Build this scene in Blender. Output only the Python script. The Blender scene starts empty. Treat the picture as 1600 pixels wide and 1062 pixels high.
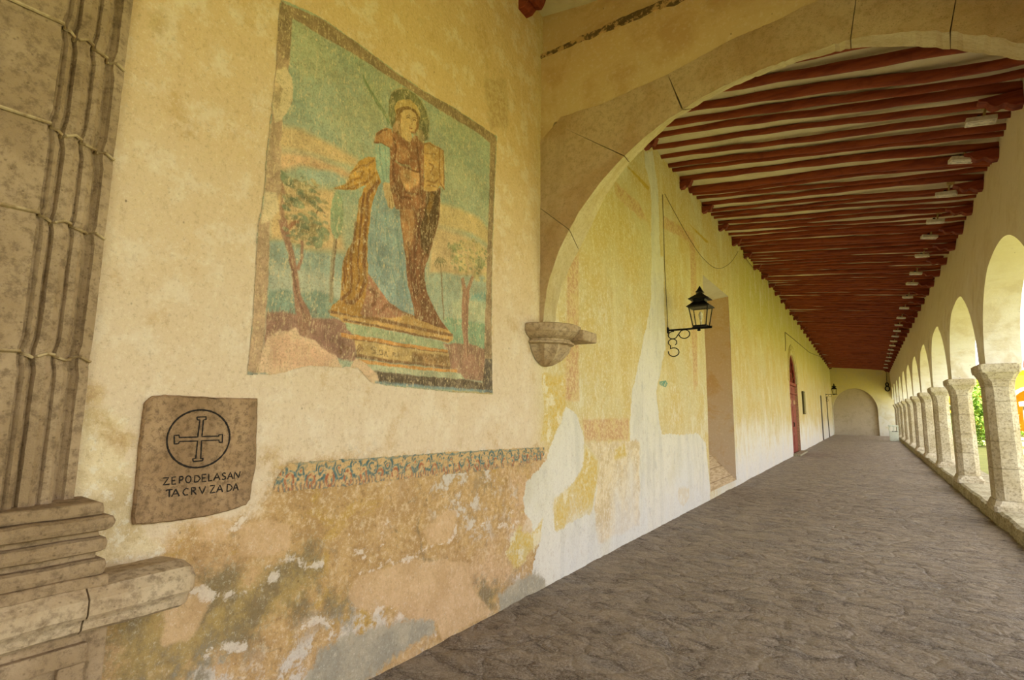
import bpy, bmesh, math, random
import numpy as np
from mathutils import Vector, Matrix
random.seed(7)
RNG = np.random.RandomState(5)
SC = bpy.context.scene
COL = SC.collection
# ------------------------------------------------------------------ camera
FPX = 827.16
YAW, PIT, ROL, EYE = math.radians(33.922), math.radians(7.664), math.radians(.6704), 1.6
cam_d = bpy.data.cameras.new('camera'); cam = bpy.data.objects.new('camera', cam_d); COL.objects.link(cam)
cam_d.sensor_width = 36; cam_d.lens = FPX / 1600 * 36; cam_d.clip_start = .05; cam_d.clip_end = 500
fw = Vector((-math.sin(YAW) * math.cos(PIT), math.cos(YAW) * math.cos(PIT), math.sin(PIT)))
r0 = Vector((math.cos(YAW), math.sin(YAW), 0)); u0 = r0.cross(fw)
rt = r0 * math.cos(ROL) + u0 * math.sin(ROL); up = -r0 * math.sin(ROL) + u0 * math.cos(ROL)
M = Matrix((rt, up, -fw)).transposed().to_4x4(); M.translation = Vector((0, 0, EYE)); cam.matrix_world = M
SC.camera = cam
# ------------------------------------------------------------------ sky, sun, exposure
SC.view_settings.view_transform = 'Standard'; SC.view_settings.look = 'None'
SC.view_settings.gamma = 1; SC.view_settings.use_curve_mapping = False
SC.view_settings.exposure = 1.78
w = bpy.data.worlds.new('world'); SC.world = w; w.use_nodes = True
wn = w.node_tree.nodes; wl = w.node_tree.links
bg = wn['Background']; sky = wn.new('ShaderNodeTexSky'); sky.sky_type = 'HOSEK_WILKIE'
sky.sun_direction = Vector((-.35, -.3, .85)).normalized(); sky.turbidity = 3.5; sky.ground_albedo = .4
mixn = wn.new('ShaderNodeMix'); mixn.data_type = 'RGBA'; mixn.inputs[0].default_value = .6
mixn.inputs[7].default_value = (1, .97, .95, 1)
wl.new(sky.outputs[0], mixn.inputs[6]); wl.new(mixn.outputs[2], bg.inputs[0]); bg.inputs[1].default_value = 1.45
sd = bpy.data.lights.new('sun', 'SUN'); sun = bpy.data.objects.new('sun', sd); COL.objects.link(sun)
sd.energy = 8.6; sd.angle = math.radians(.6); sd.color = (1, .94, .91)
sun.rotation_euler = Vector((-.42, -.30, .86)).to_track_quat('Z', 'Y').to_euler(); sun.location = (-10, -10, 30)

# ------------------------------------------------------------------ picture point -> point on a real plane
XL = -2.59
def ray(u, v):
    a, b = u - 800, v - 531
    c, s = math.cos(ROL), math.sin(ROL)
    a, b = a * c + b * s, -a * s + b * c
    x, y = a / FPX, -b / FPX
    zz = y * math.cos(PIT) + math.sin(PIT); f = -y * math.sin(PIT) + math.cos(PIT)
    return x * math.cos(YAW) - f * math.sin(YAW), x * math.sin(YAW) + f * math.cos(YAW), zz
def onX(u, v, X=XL):
    r = ray(u, v); t = X / r[0]; return Vector((X, r[1] * t, EYE + r[2] * t))
def onY(u, v, Y):
    r = ray(u, v); t = Y / r[1]; return Vector((r[0] * t, Y, EYE + r[2] * t))
def onZ(u, v, Z):
    r = ray(u, v); t = (Z - EYE) / r[2]; return Vector((r[0] * t, r[1] * t, Z))
def WL(pts, o=None):
    """points of the left wall as (Y, Z) pairs; o = (x0, y0, scale) of an enlarged detail"""
    out = []
    for u, v in pts:
        if o: u, v = o[0] + u / o[2], o[1] + v / o[2]
        p = onX(u, v); out.append((p.y, p.z))
    return np.array(out)

# ------------------------------------------------------------------ helpers
def lin(c):
    return tuple(((x / 255) / 12.92 if x / 255 <= .04045 else ((x / 255 + .055) / 1.055) ** 2.4) for x in c)
def L4(c): return (*lin(c), 1)
def obj(name, data, parent=None, m=None, kind=None):
    o = bpy.data.objects.new(name, data); COL.objects.link(o)
    if parent: o.parent = parent
    if m is not None: data.materials.append(m)
    if kind: o['kind'] = kind
    return o
def mesh(name, verts, faces, m=None, parent=None, smooth=False, kind=None):
    me = bpy.data.meshes.new(name); me.from_pydata([tuple(v) for v in verts], [], [tuple(f) for f in faces]); me.update()
    if smooth: me.polygons.foreach_set('use_smooth', [True] * len(me.polygons))
    return obj(name, me, parent, m, kind)
def bmobj(name, bm, m=None, parent=None, smooth=False, kind=None):
    bmesh.ops.recalc_face_normals(bm, faces=bm.faces)
    me = bpy.data.meshes.new(name); bm.to_mesh(me); bm.free()
    if smooth: me.polygons.foreach_set('use_smooth', [True] * len(me.polygons))
    return obj(name, me, parent, m, kind)
def empty(name, loc=(0, 0, 0)):
    o = bpy.data.objects.new(name, None); o.location = loc; COL.objects.link(o); o.empty_display_size = .1; return o
def tag(o, label, cat, group=None):
    o['label'] = label; o['category'] = cat
    if group: o['group'] = group
    return o
def rebase(o):
    """give an unparented mesh built in world space an origin at its own base"""
    me = o.data; n = len(me.vertices); c = np.zeros(n * 3); me.vertices.foreach_get('co', c); c = c.reshape(-1, 3)
    b = np.array([(c[:, 0].min() + c[:, 0].max()) / 2, (c[:, 1].min() + c[:, 1].max()) / 2, c[:, 2].min()])
    me.vertices.foreach_set('co', (c - b).ravel()); o.location = b; me.update(); return o
def under(o, root):
    """parent o (built in world space) to root, keeping its place"""
    o.parent = root; o.matrix_parent_inverse = Matrix.Translation(-Vector(root.location)); return o
def box(bm, x0, x1, y0, y1, z0, z1, bev=0, seg=2):
    vs = [bm.verts.new(p) for p in [(x0, y0, z0), (x1, y0, z0), (x1, y1, z0), (x0, y1, z0), (x0, y0, z1), (x1, y0, z1), (x1, y1, z1), (x0, y1, z1)]]
    fs = [bm.faces.new([vs[i] for i in f]) for f in [(0, 3, 2, 1), (4, 5, 6, 7), (0, 1, 5, 4), (1, 2, 6, 5), (2, 3, 7, 6), (3, 0, 4, 7)]]
    if bev:
        es = list({e for f in fs for e in f.edges}); bmesh.ops.bevel(bm, geom=es, offset=bev, segments=seg, affect='EDGES', profile=.5)
def tube(bm, pts, rad, seg=8, caps=True, ref=None):
    pts = [Vector(p) for p in pts]; n = len(pts); rings = []
    if not hasattr(rad, '__len__'): rad = [rad] * n
    prev = None
    for i, p in enumerate(pts):
        t = (pts[min(i + 1, n - 1)] - pts[max(i - 1, 0)]).normalized()
        if prev is None:
            a = Vector((0, 0, 1)) if abs(t.z) < .9 else Vector((1, 0, 0)); s = t.cross(a).normalized()
        else: s = (prev - t * prev.dot(t)).normalized()
        prev = s; q = t.cross(s)
        rings.append([bm.verts.new(p + (s * math.cos(2 * math.pi * k / seg) + q * math.sin(2 * math.pi * k / seg)) * rad[i]) for k in range(seg)])
    for i in range(n - 1):
        for k in range(seg):
            bm.faces.new((rings[i][k], rings[i][(k + 1) % seg], rings[i + 1][(k + 1) % seg], rings[i + 1][k]))
    if caps:
        bm.faces.new(rings[0][::-1]); bm.faces.new(rings[-1])
def lathe(bm, prof, c, seg=24, a0=0, a1=2 * math.pi, flute=None):
    full = abs(a1 - a0 - 2 * math.pi) < 1e-6; n = seg if full else seg + 1; rings = []
    for j, (r, z) in enumerate(prof):
        ring = []
        for k in range(n):
            a = a0 + (a1 - a0) * k / seg; rr = r * (1 - (flute[0] * abs(math.sin(a * flute[1])) if flute and flute[2] <= j <= flute[3] else 0))
            ring.append(bm.verts.new((c[0] + rr * math.cos(a), c[1] + rr * math.sin(a), c[2] + z)))
        rings.append(ring)
    for j in range(len(prof) - 1):
        for k in range(seg):
            k2 = (k + 1) % n
            bm.faces.new((rings[j][k], rings[j][k2], rings[j + 1][k2], rings[j + 1][k]))
    bm.faces.new(rings[0][::-1]); bm.faces.new(rings[-1])
def h2(ix, iy, s):
    n = (ix * 374761393 + iy * 668265263 + s * 974634777) & 0xffffffff
    n = ((n ^ (n >> 13)) * 1274126177) & 0xffffffff
    return ((n ^ (n >> 16)) & 0xffff) / 65535.
def vnoise(x, y, s=0):
    x = np.asarray(x, float); y = np.asarray(y, float)
    ix = np.floor(x).astype(np.int64); iy = np.floor(y).astype(np.int64); fx = x - ix; fy = y - iy
    fx = fx * fx * (3 - 2 * fx); fy = fy * fy * (3 - 2 * fy)
    return (h2(ix, iy, s) * (1 - fx) + h2(ix + 1, iy, s) * fx) * (1 - fy) + (h2(ix, iy + 1, s) * (1 - fx) + h2(ix + 1, iy + 1, s) * fx) * fy
def fbm(x, y, s=0, o=4):
    t = 0; a = .5; tot = 0
    for k in range(o): t = t + a * vnoise(x * 2 ** k, y * 2 ** k, s + k * 17); tot += a; a *= .55
    return t / tot * 2 - 1
def sdf(px, py, poly):
    """signed distance to a closed polygon, positive inside"""
    poly = np.asarray(poly, float); q = np.roll(poly, -1, 0); d = np.full(px.shape, 1e9); ins = np.zeros(px.shape, bool)
    for (ax, ay), (bx, by) in zip(poly, q):
        ex, ey = bx - ax, by - ay; l = ex * ex + ey * ey + 1e-12
        t = np.clip(((px - ax) * ex + (py - ay) * ey) / l, 0, 1)
        d = np.minimum(d, (px - ax - t * ex) ** 2 + (py - ay - t * ey) ** 2)
        c = ((ay > py) != (by > py)); 
        with np.errstate(divide='ignore', invalid='ignore'): xx = ex * (py - ay) / (by - ay if by != ay else 1e-12) + ax
        ins ^= c & (px < xx)
    d = np.sqrt(d); return np.where(ins, d, -d)
def sdl(px, py, line):
    d = np.full(px.shape, 1e9)
    for (ax, ay), (bx, by) in zip(line[:-1], line[1:]):
        ex, ey = bx - ax, by - ay; l = ex * ex + ey * ey + 1e-12
        t = np.clip(((px - ax) * ex + (py - ay) * ey) / l, 0, 1)
        d = np.minimum(d, (px - ax - t * ex) ** 2 + (py - ay - t * ey) ** 2)
    return np.sqrt(d)
def sstep(x, a, b):
    t = np.clip((x - a) / (b - a), 0, 1); return t * t * (3 - 2 * t)

# ------------------------------------------------------------------ node materials
class NT:
    def __init__(s, name, rough=.9, spec=.2):
        s.m = bpy.data.materials.new(name); s.m.use_nodes = True; s.t = s.m.node_tree; s.b = s.t.nodes['Principled BSDF']
        s.b.inputs['Roughness'].default_value = rough; s.b.inputs['Specular IOR Level'].default_value = spec
    def n(s, t, **k):
        o = s.t.nodes.new('ShaderNode' + t)
        for a, v in k.items(): setattr(o, a, v)
        return o
    def put(s, sock, v):
        if isinstance(v, bpy.types.NodeSocket): s.t.links.new(v, sock)
        elif isinstance(v, (tuple, list)) and len(v) == 3 and sock.type == 'RGBA': sock.default_value = L4(v)
        elif v is not None: sock.default_value = v
    def pos(s, sc=(1, 1, 1), objspace=False, off=None):
        src = s.n('TexCoord').outputs['Object'] if objspace else s.n('NewGeometry').outputs['Position']
        mp = s.n('Mapping'); s.put(mp.inputs[0], src); mp.inputs['Scale'].default_value = sc
        if off is not None: s.put(mp.inputs['Location'], off)
        return mp.outputs[0]
    def noise(s, sc, vec, det=5, rough=.6, dist=0):
        o = s.n('TexNoise'); s.put(o.inputs['Vector'], vec); o.inputs['Scale'].default_value = sc; o.inputs['Detail'].default_value = det
        o.inputs['Roughness'].default_value = rough; o.inputs['Distortion'].default_value = dist; return o.outputs[0]
    def vor(s, sc, vec, feat='F1', out=0, rnd=1):
        o = s.n('TexVoronoi', feature=feat); s.put(o.inputs['Vector'], vec); o.inputs['Scale'].default_value = sc; o.inputs['Randomness'].default_value = rnd; return o.outputs[out]
    def math(s, op, a, b=0, c=None):
        o = s.n('Math', operation=op); s.put(o.inputs[0], a); s.put(o.inputs[1], b)
        if c is not None: s.put(o.inputs[2], c)
        return o.outputs[0]
    def mr(s, v, a, b, c=0, d=1, smooth=True):
        o = s.n('MapRange', interpolation_type='SMOOTHSTEP' if smooth else 'LINEAR'); s.put(o.inputs[0], v)
        for i, x in enumerate((a, b, c, d)): s.put(o.inputs[i + 1], x)
        return o.outputs[0]
    def mix(s, f, a, b, mode='MIX'):
        o = s.n('Mix', data_type='RGBA', blend_type=mode); s.put(o.inputs[0], f); s.put(o.inputs[6], a); s.put(o.inputs[7], b); return o.outputs[2]
    def attr(s, name):
        return s.n('Attribute', attribute_name=name).outputs
    def sep(s, v):
        o = s.n('SeparateXYZ'); s.put(o.inputs[0], v); return o.outputs
    def bump(s, h, st=.3, dist=.01, prev=None):
        o = s.n('Bump'); s.put(o.inputs['Height'], h); o.inputs['Strength'].default_value = st; o.inputs['Distance'].default_value = dist
        if prev is not None: s.put(o.inputs['Normal'], prev)
        return o.outputs[0]
    def out(s, col=None, nor=None, rough=None):
        if col is not None: s.put(s.b.inputs['Base Color'], col)
        if nor is not None: s.put(s.b.inputs['Normal'], nor)
        if rough is not None: s.put(s.b.inputs['Roughness'], rough)
        return s.m

def m_stone(name, base, dark, light, sc=1., objspace=False, joints=None, dirt=.6, bump=.5, bd=.016):
    t = NT(name, .95, .1); p = t.pos(objspace=objspace)
    if objspace: 
        rnd = t.n('ObjectInfo').outputs['Random']; cx = t.n('CombineXYZ'); t.put(cx.inputs[0], t.math('MULTIPLY', rnd, 37.)); t.put(cx.inputs[1], t.math('MULTIPLY', rnd, 91.))
        p = t.pos(objspace=True, off=cx.outputs[0])
    a = t.noise(2.2 * sc, p, 6, .62, .3); b = t.noise(26 * sc, p, 8, .74); c = t.noise(120 * sc, p, 4, .75)
    col = t.mix(t.mr(a, .35, .65), base, light); col = t.mix(t.mr(b, .44, .66, 0, dirt), col, dark)
    st = t.noise(1.1 * sc, t.pos((1, 1, .25), objspace), 5, .7, .4); col = t.mix(t.mr(st, .54, .74, 0, .5), col, dark)
    col = t.mix(t.mr(c, .58, .75, 0, .5), col, light)
    pits = t.vor(38 * sc, p); col = t.mix(t.mr(pits, .0, .22, .55, 0), col, dark)
    h = t.math('ADD', t.math('MULTIPLY', b, 1.4), t.math('MULTIPLY', c, .7)); h = t.math('ADD', h, t.mr(pits, 0, .25, -.5, 0))
    return t.out(col, t.bump(h, bump, bd))
M_STONE = m_stone('carved_limestone', (180, 154, 120), (104, 84, 62), (206, 186, 154))
M_STONE_DK = m_stone('weathered_dark_limestone', (156, 132, 100), (92, 74, 54), (182, 158, 126), dirt=.6)
M_COLUMN = m_stone('column_limestone', (196, 182, 150), (124, 106, 76), (218, 208, 184), objspace=True, dirt=.7)
M_VOUS = m_stone('voussoir_stone', (210, 176, 130), (178, 146, 102), (226, 200, 160), sc=1.0, dirt=.5, bump=.8, bd=.025)
M_SOFFIT = m_stone('arch_soffit_plaster', (196, 176, 132), (158, 136, 94), (212, 198, 160), sc=1.5, dirt=.4, bump=.3)
M_PLAQUE = m_stone('plaque_sandstone', (162, 132, 98), (104, 84, 62), (186, 156, 120), sc=1.4, dirt=.75)
M_KERB = m_stone('kerb_stone', (170, 158, 128), (96, 88, 58), (200, 190, 160), dirt=.8)

def m_plaster(name, top, low, z0, z1, blot, lowamt=1., speck=True):
    t = NT(name, .95, .1); p = t.pos(); x, y, z = t.sep(p)
    wob = t.noise(.9, p, 6, .6)
    zz = t.math('ADD', z, t.math('MULTIPLY', t.math('SUBTRACT', wob, .5), 2.4))
    col = t.mix(t.mr(zz, z0, z1), low, top)
    col = t.mix(t.mr(t.noise(2.1, p, 7, .68, .5), .47, .66, 0, .6), col, blot)
    col = t.mix(t.mr(t.noise(24, p, 4, .7), .5, .7, 0, .25), col, (236, 226, 200))
    if speck: col = t.mix(t.mr(t.vor(5.5, t.pos((1, 1, .8))), .0, .055, .8, 0), col, (88, 66, 40))
    h = t.math('ADD', t.noise(3.2, p, 6, .6), t.math('MULTIPLY', t.noise(45, p, 4, .7), .16))
    return t.out(col, t.bump(h, .35, .05))
M_CEIL = m_plaster('ceiling_plaster', (224, 214, 182), (224, 214, 182), 0, 1, (204, 188, 146))
M_ARCADE = m_plaster('arcade_plaster', (220, 207, 178), (238, 234, 222), 2.4, 4.2, (208, 192, 156))  # whiter low tone puts the brightness of the lit arch soffits into the colour
M_ARCHWALL = m_plaster('arch_wall_plaster', (212, 180, 128), (212, 186, 138), 4.5, 5.5, (188, 150, 98))
M_FARW = m_plaster('far_wall_plaster', (222, 206, 140), (232, 228, 214), 1.2, 3.4, (212, 198, 150), speck=False)
M_FARN = m_plaster('blocked_arch_plaster', (196, 178, 148), (204, 190, 166), .5, 3, (178, 162, 132), speck=False)
M_REVEAL = m_plaster('niche_reveal_plaster', (204, 176, 138), (204, 184, 156), 1, 2.6, (196, 152, 84))
M_SILL = m_plaster('niche_sill_plaster', (196, 172, 136), (196, 172, 136), 1, 3, (168, 142, 104))
M_GREYPL = m_plaster('grey_smooth_plaster', (214, 208, 190), (214, 208, 190), 1, 3, (200, 192, 170))

def simple(name, c, rough=.6, metal=0, c2=None, sc=20, bmp=.1, spec=.3):
    t = NT(name, rough, spec); t.b.inputs['Metallic'].default_value = metal
    p = t.pos(objspace=True); n = t.noise(sc, p, 4, .6)
    return t.out(t.mix(t.mr(n, .4, .65), c, c2 or tuple(int(x * .8) for x in c)), t.bump(n, bmp, .005))
def m_beam(name, a, b):
    t = NT(name, .62, .25); p = t.pos((.5, 3, 3)); n = t.noise(4, p, 6, .65, .3); f = t.noise(30, t.pos((.15, 2, 2)), 3, .6)
    col = t.mix(t.mr(n, .36, .66), a, b); col = t.mix(t.mr(t.noise(2.3, t.pos(), 4), .6, .72, 0, .5), col, (84, 26, 12))
    col = t.mix(t.mr(t.noise(9, t.pos(), 5, .7), .66, .72, 0, .5), col, (150, 98, 66))
    return t.out(col, t.bump(t.math('ADD', f, n), .4, .01))
M_BEAM = m_beam('red_painted_log', (150, 74, 36), (122, 52, 24)); M_CORB = m_beam('red_painted_bracket', (142, 66, 40), (108, 42, 26))
M_BLACK = simple('black_wrought_iron', (34, 32, 28), .5, .6, (20, 19, 17)); M_DARK = simple('engraved_dark_line', (42, 36, 30), .9)
M_WHITE = simple('white_enamel', (226, 222, 205), .45, 0, (206, 200, 180)); M_DOOR = simple('red_brown_door_paint', (150, 62, 48), .6, 0, (120, 44, 36), 6)
M_DOORD = simple('dark_red_fanlight_paint', (104, 34, 24), .6); M_CABLE = simple('cable_rubber', (86, 70, 42), .7); M_PEACH = simple('pale_pink_door_trim', (206, 164, 128), .9)
M_BOARD = simple('dark_board', (92, 84, 52), .7); M_BULB = simple('bulb_glass', (235, 228, 205), .2); M_BIN = simple('pale_bin_paint', (226, 232, 218), .5, 0, (210, 216, 200))
M_YEL = simple('yellow_facade', (236, 176, 40), .9, 0, (226, 160, 34), 2); M_WTRIM = simple('white_trim', (240, 236, 226), .9); M_REDR = simple('red_dome_paint', (170, 60, 40), .8)
gt = NT('lantern_glass', .08, .5); gt.b.inputs['Transmission Weight'].default_value = .9; gt.b.inputs['IOR'].default_value = 1.1; M_GLASS = gt.out((230, 226, 200)); gt.b.inputs['Alpha'].default_value = .35

def m_floor():
    t = NT('rubble_stone_floor', .85, .25); p = t.pos((1, 1, 1)); q = t.pos((1., 1.5, 1))
    wv = t.n('VectorMath', operation='ADD'); t.put(wv.inputs[0], q); nn = t.n('TexNoise'); t.put(nn.inputs['Vector'], p); nn.inputs['Scale'].default_value = 2.6; nn.inputs['Detail'].default_value = 4
    sc = t.n('VectorMath', operation='SCALE'); t.put(sc.inputs[0], nn.outputs[1]); sc.inputs['Scale'].default_value = .42; t.put(wv.inputs[1], sc.outputs[0]); wvo = wv.outputs[0]
    cell = t.vor(3.6, wvo, 'F1', 1); edge = t.vor(3.6, wvo, 'DISTANCE_TO_EDGE', 0); e2 = t.vor(11, wvo, 'DISTANCE_TO_EDGE', 0)
    g = t.noise(11, p, 8, .72, .4); f = t.noise(60, p, 5, .75); ff = t.noise(190, p, 3, .7)
    s = t.n('SeparateColor'); t.put(s.inputs[0], cell)
    col = t.mix(s.outputs[0], (178, 160, 140), (152, 134, 115)); col = t.mix(t.mr(s.outputs[1], .7, 1, 0, .4), col, (160, 155, 150))
    col = t.mix(t.mr(g, .44, .6, .0, .6), col, (116, 98, 80)); col = t.mix(t.mr(f, .5, .62, 0, .7), col, (206, 194, 178))
    col = t.mix(t.mr(f, .36, .48, .75, 0), col, (78, 64, 48))
    col = t.mix(t.math('MULTIPLY', t.mr(edge, 0, .05, .75, 0), t.mr(g, .38, .55, .3, 1)), col, (84, 68, 50)); col = t.mix(t.mr(ff, .56, .66, 0, .75), col, (226, 216, 198))
    h = t.math('ADD', t.math('MULTIPLY', t.mr(edge, 0, .18), .7), t.math('MULTIPLY', t.mr(e2, 0, .1), .16))
    h = t.math('ADD', h, t.math('MULTIPLY', g, 1.5)); h = t.math('ADD', h, t.math('MULTIPLY', f, .5)); lg = t.noise(3.4, t.pos((.8, 1.6, 1)), 6, .7, .6); h = t.math('ADD', h, t.math('MULTIPLY', lg, 2.2)); col = t.mix(t.mr(lg, .4, .62), col, t.mix(.5, col, (206, 186, 158)))
    return t.out(col, t.bump(h, 1., .05), .7)
M_FLOOR = m_floor()

# painted-on-plaster: colours come as vertex colours, flecks and scratches come from nodes
def m_paint(name, under=(222, 198, 150), fl=.8):
    t = NT(name, .95, .1); p = t.pos(); at = t.attr('paint'); col = at[0]
    n1 = t.noise(7, p, 6, .7); n2 = t.noise(55, t.pos((1, .8, 1.3)), 4, .75); n3 = t.noise(26, t.pos((1, 3.2, .9)), 5, .7, .8)
    rot = t.n('VectorRotate', rotation_type='X_AXIS'); t.put(rot.inputs[0], p); rot.inputs['Angle'].default_value = .6
    mp = t.n('Mapping'); t.put(mp.inputs[0], rot.outputs[0]); mp.inputs['Scale'].default_value = (1, 3.4, .8)
    scr = t.vor(24, mp.outputs[0], 'DISTANCE_TO_EDGE'); sp = t.vor(17, p); sp2 = t.vor(46, p)
    col = t.mix(t.mr(n2, .38, .64, 0, .28), col, t.mix(.5, col, (96, 72, 40)))
    flk = t.math('MULTIPLY', t.mr(n3, .54, .66), fl)
    flk = t.math('MAXIMUM', flk, t.math('MULTIPLY', t.mr(sp2, .0, .2, 1, 0), t.mr(n1, .5, .62, 0, .75)))
    flk = t.math('MAXIMUM', flk, t.math('MULTIPLY', t.mr(sp, .08, .17, 1, 0), t.mr(t.noise(3, p, 3), .42, .52, 0, .8)))
    flk = t.math('MAXIMUM', flk, t.math('MULTIPLY', t.mr(scr, 0, .018, 1, 0), t.mr(n1, .48, .62, 0, .6)))
    col = t.mix(.05, col, under); col = t.mix(t.mr(t.noise(17, t.pos((1, 1.6, .9)), 7, .8), .54, .64, 0, .5), col, under)
    col = t.mix(t.mr(t.noise(80, p, 4, .8), .36, .5, .4, 0), col, (92, 74, 48))
    al = t.n('SeparateColor'); t.put(al.inputs[0], t.attr('keep')[0])
    col = t.mix(t.math('MULTIPLY', flk, al.outputs[0]), col, under)
    return t.out(col, t.bump(t.math('ADD', n2, t.math('MULTIPLY', n1, 1.5)), .25, .01))
M_PAINT = m_paint('faded_fresco_paint'); M_PAINT2 = m_paint('flaking_frieze_paint', (196, 168, 122), .8)

# left wall: shapes of the plaster patches come as distance attributes, colours and edges from nodes
def m_leftwall():
    t = NT('left_wall_plasters', .95, .1); p = t.pos(); x, y, z = t.sep(p)
    n1 = t.noise(1.1, p, 7, .62); n2 = t.noise(5.5, p, 7, .7); n3 = t.noise(26, p, 6, .75); n4 = t.noise(110, p, 3, .7)
    nst = t.noise(3.0, t.pos((1, 1, .22)), 6, .68, .3)
    near = t.mr(y, 4.1, 4.6, 1, 0)
    # near bay plaster: ivory; the beams' warm bounce is painted into the upper part
    zz = t.math('ADD', z, t.math('MULTIPLY', t.math('SUBTRACT', n1, .5), 2.2))
    cn = t.mix(t.mr(zz, 1.2, 4.4), (222, 202, 172), (216, 184, 136)); cn = t.mix(t.mr(n2, .5, .62, 0, .5), cn, (232, 218, 194)); cn = t.mix(t.mr(n2, .28, .42, .45, 0), cn, (196, 168, 122))
    cn = t.mix(t.mr(t.noise(2.4, p, 6, .7), .56, .66, 0, .5), cn, (196, 160, 104))
    # beyond the arch: yellow lime wash over white
    far = t.mr(y, 12, 16)
    cf = t.mix(t.mr(n1, .35, .6), (212, 198, 152), (210, 186, 122)); cf = t.mix(t.math('MULTIPLY', t.mr(z, 3.4, 5.2), far), cf, (208, 196, 104))  # green-yellow garden bounce is painted into the far upper wall
    cf = t.mix(t.mr(nst, .5, .66, 0, .5), cf, (228, 216, 172))
    zw = t.math('ADD', z, t.math('MULTIPLY', t.math('SUBTRACT', t.noise(1.6, t.pos((1, .7, .35)), 6, .7), .5), 4.2))
    cf = t.mix(t.math('MULTIPLY', t.mr(zw, .5, 1.7, 1, 0), t.mr(y, 12.5, 13.2)), cf, (232, 226, 212))
    cf = t.mix(t.mr(n3, .5, .62, 0, .55), cf, (234, 226, 196)); cf = t.mix(t.mr(n2, .56, .68, 0, .45), cf, (204, 168, 92)); cf = t.mix(t.mr(t.noise(2.2, t.pos((1, .8, .5)), 8, .78), .55, .63, 0, .5), cf, (232, 226, 204))
    col = t.mix(near, cf, cn)
    A = t.n('SeparateColor'); t.put(A.inputs[0], t.attr('sd_a')[0]); B = t.n('SeparateColor'); t.put(B.inputs[0], t.attr('sd_b')[0]); C = t.n('SeparateColor'); t.put(C.inputs[0], t.attr('sd_c')[0])
    def mask(s, amp, soft, nn=None):
        nv = t.math('ADD', t.math('MULTIPLY', t.math('SUBTRACT', n3, .5), amp), t.math('MULTIPLY', t.math('SUBTRACT', n2, .5), amp * 1.6))
        return t.mr(t.math('ADD', t.math('SUBTRACT', s, .5), nv), -soft, soft)
    # rough lower ochre zone
    cr = t.mix(t.mr(n2, .36, .6), (206, 170, 116), (184, 148, 98)); cr = t.mix(t.mr(n1, .5, .64, 0, .8), cr, (214, 178, 136))
    cr = t.mix(t.mr(t.noise(1.7, t.pos((1, 1, 1.6)), 6, .75, 1.2), .54, .66, 0, .75), cr, (196, 160, 82)); cr = t.mix(t.mr(t.noise(2.6, p, 6, .75, .8), .58, .68, 0, .8), cr, (142, 122, 88))
    cr = t.mix(t.mr(t.noise(3.1, t.pos((1, 1, 1.8)), 9, .8, .7), .6, .66, 0, .85), cr, (232, 222, 206)); cr = t.mix(t.mr(n3, .52, .62, 0, .65), cr, (226, 202, 164)); cr = t.mix(t.mr(n3, .34, .46, .55, 0), cr, (140, 112, 74))
    cr = t.mix(t.mr(t.noise(1.3, t.pos((1, 1, 1.2)), 9, .78, .5), .55, .62, 0, .6), cr, (158, 138, 106)); cr = t.mix(t.mr(t.vor(2.3, t.pos((1, 1, 1.3)), 'DISTANCE_TO_EDGE'), 0, .03, .0, 0), cr, (230, 220, 204))
    cr = t.mix(t.math('MULTIPLY', t.mr(n2, .5, .58), t.mr(t.noise(.8, p, 5, .6), .48, .58, 0, .9)), cr, (218, 208, 192))
    D = t.n('SeparateColor'); t.put(D.inputs[0], t.attr('sd_d')[0])
    cr = t.mix(t.math('MULTIPLY', mask(D.outputs[1], .35, .08), .8), cr, t.mix(t.mr(n2, .4, .6), (172, 148, 88), (126, 114, 84)))
    cr = t.mix(t.math('MULTIPLY', mask(D.outputs[0], .05, .012), .85), cr, t.mix(t.mr(n2, .4, .62), (220, 186, 142), (206, 170, 124)))
    cr = t.mix(t.math('MULTIPLY', mask(D.outputs[2], .10, .008), .8), cr, (230, 216, 196))
    col = t.mix(mask(A.outputs[0], .3, .06), col, cr)
    cw = t.mix(t.mr(nst, .45, .68), (226, 220, 204), (210, 205, 190)); cw = t.mix(t.mr(n2, .54, .7, 0, .5), cw, (186, 182, 172)); cw = t.mix(t.mr(n1, .5, .7, 0, .5), cw, (206, 198, 168)); cw = t.mix(t.mr(t.noise(2.2, t.pos((1, 1, .35)), 8, .8, 1.5), .62, .68, 0, .55), cw, (140, 136, 124))
    col = t.mix(mask(A.outputs[1], .09, .006), col, cw)
    cm = t.mix(t.mr(n2, .42, .58), (226, 208, 170), (206, 184, 142)); cm = t.mix(t.mr(n3, .52, .62, 0, .8), cm, (232, 222, 200))
    col = t.mix(mask(B.outputs[2], .12, .03), col, cm)
    cy = t.mix(t.mr(n3, .42, .58), (212, 180, 96), (214, 194, 136)); cy = t.mix(t.mr(n2, .52, .6, 0, .7), cy, (232, 224, 196))
    col = t.mix(mask(A.outputs[2], .14, .015), col, cy)
    cg = t.mix(t.mr(n2, .4, .65), (164, 156, 136), (186, 174, 148)); col = t.mix(mask(B.outputs[0], .12, .02), col, cg)
    cs = t.mix(t.mr(n3, .44, .58), (196, 146, 108), (218, 190, 140)); cs = t.mix(t.mr(n2, .5, .58, 0, .75), cs, (216, 192, 134)); col = t.mix(t.math('MULTIPLY', mask(B.outputs[1], .1, .02), .8), col, cs)
    ct = t.mix(t.mr(n3, .4, .6), (184, 150, 104), (206, 180, 134)); col = t.mix(t.math('MULTIPLY', mask(C.outputs[0], .16, .03), .85), col, ct)
    col = t.mix(t.math('MULTIPLY', mask(C.outputs[1], .05, .012), .8), col, (196, 160, 42))
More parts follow.
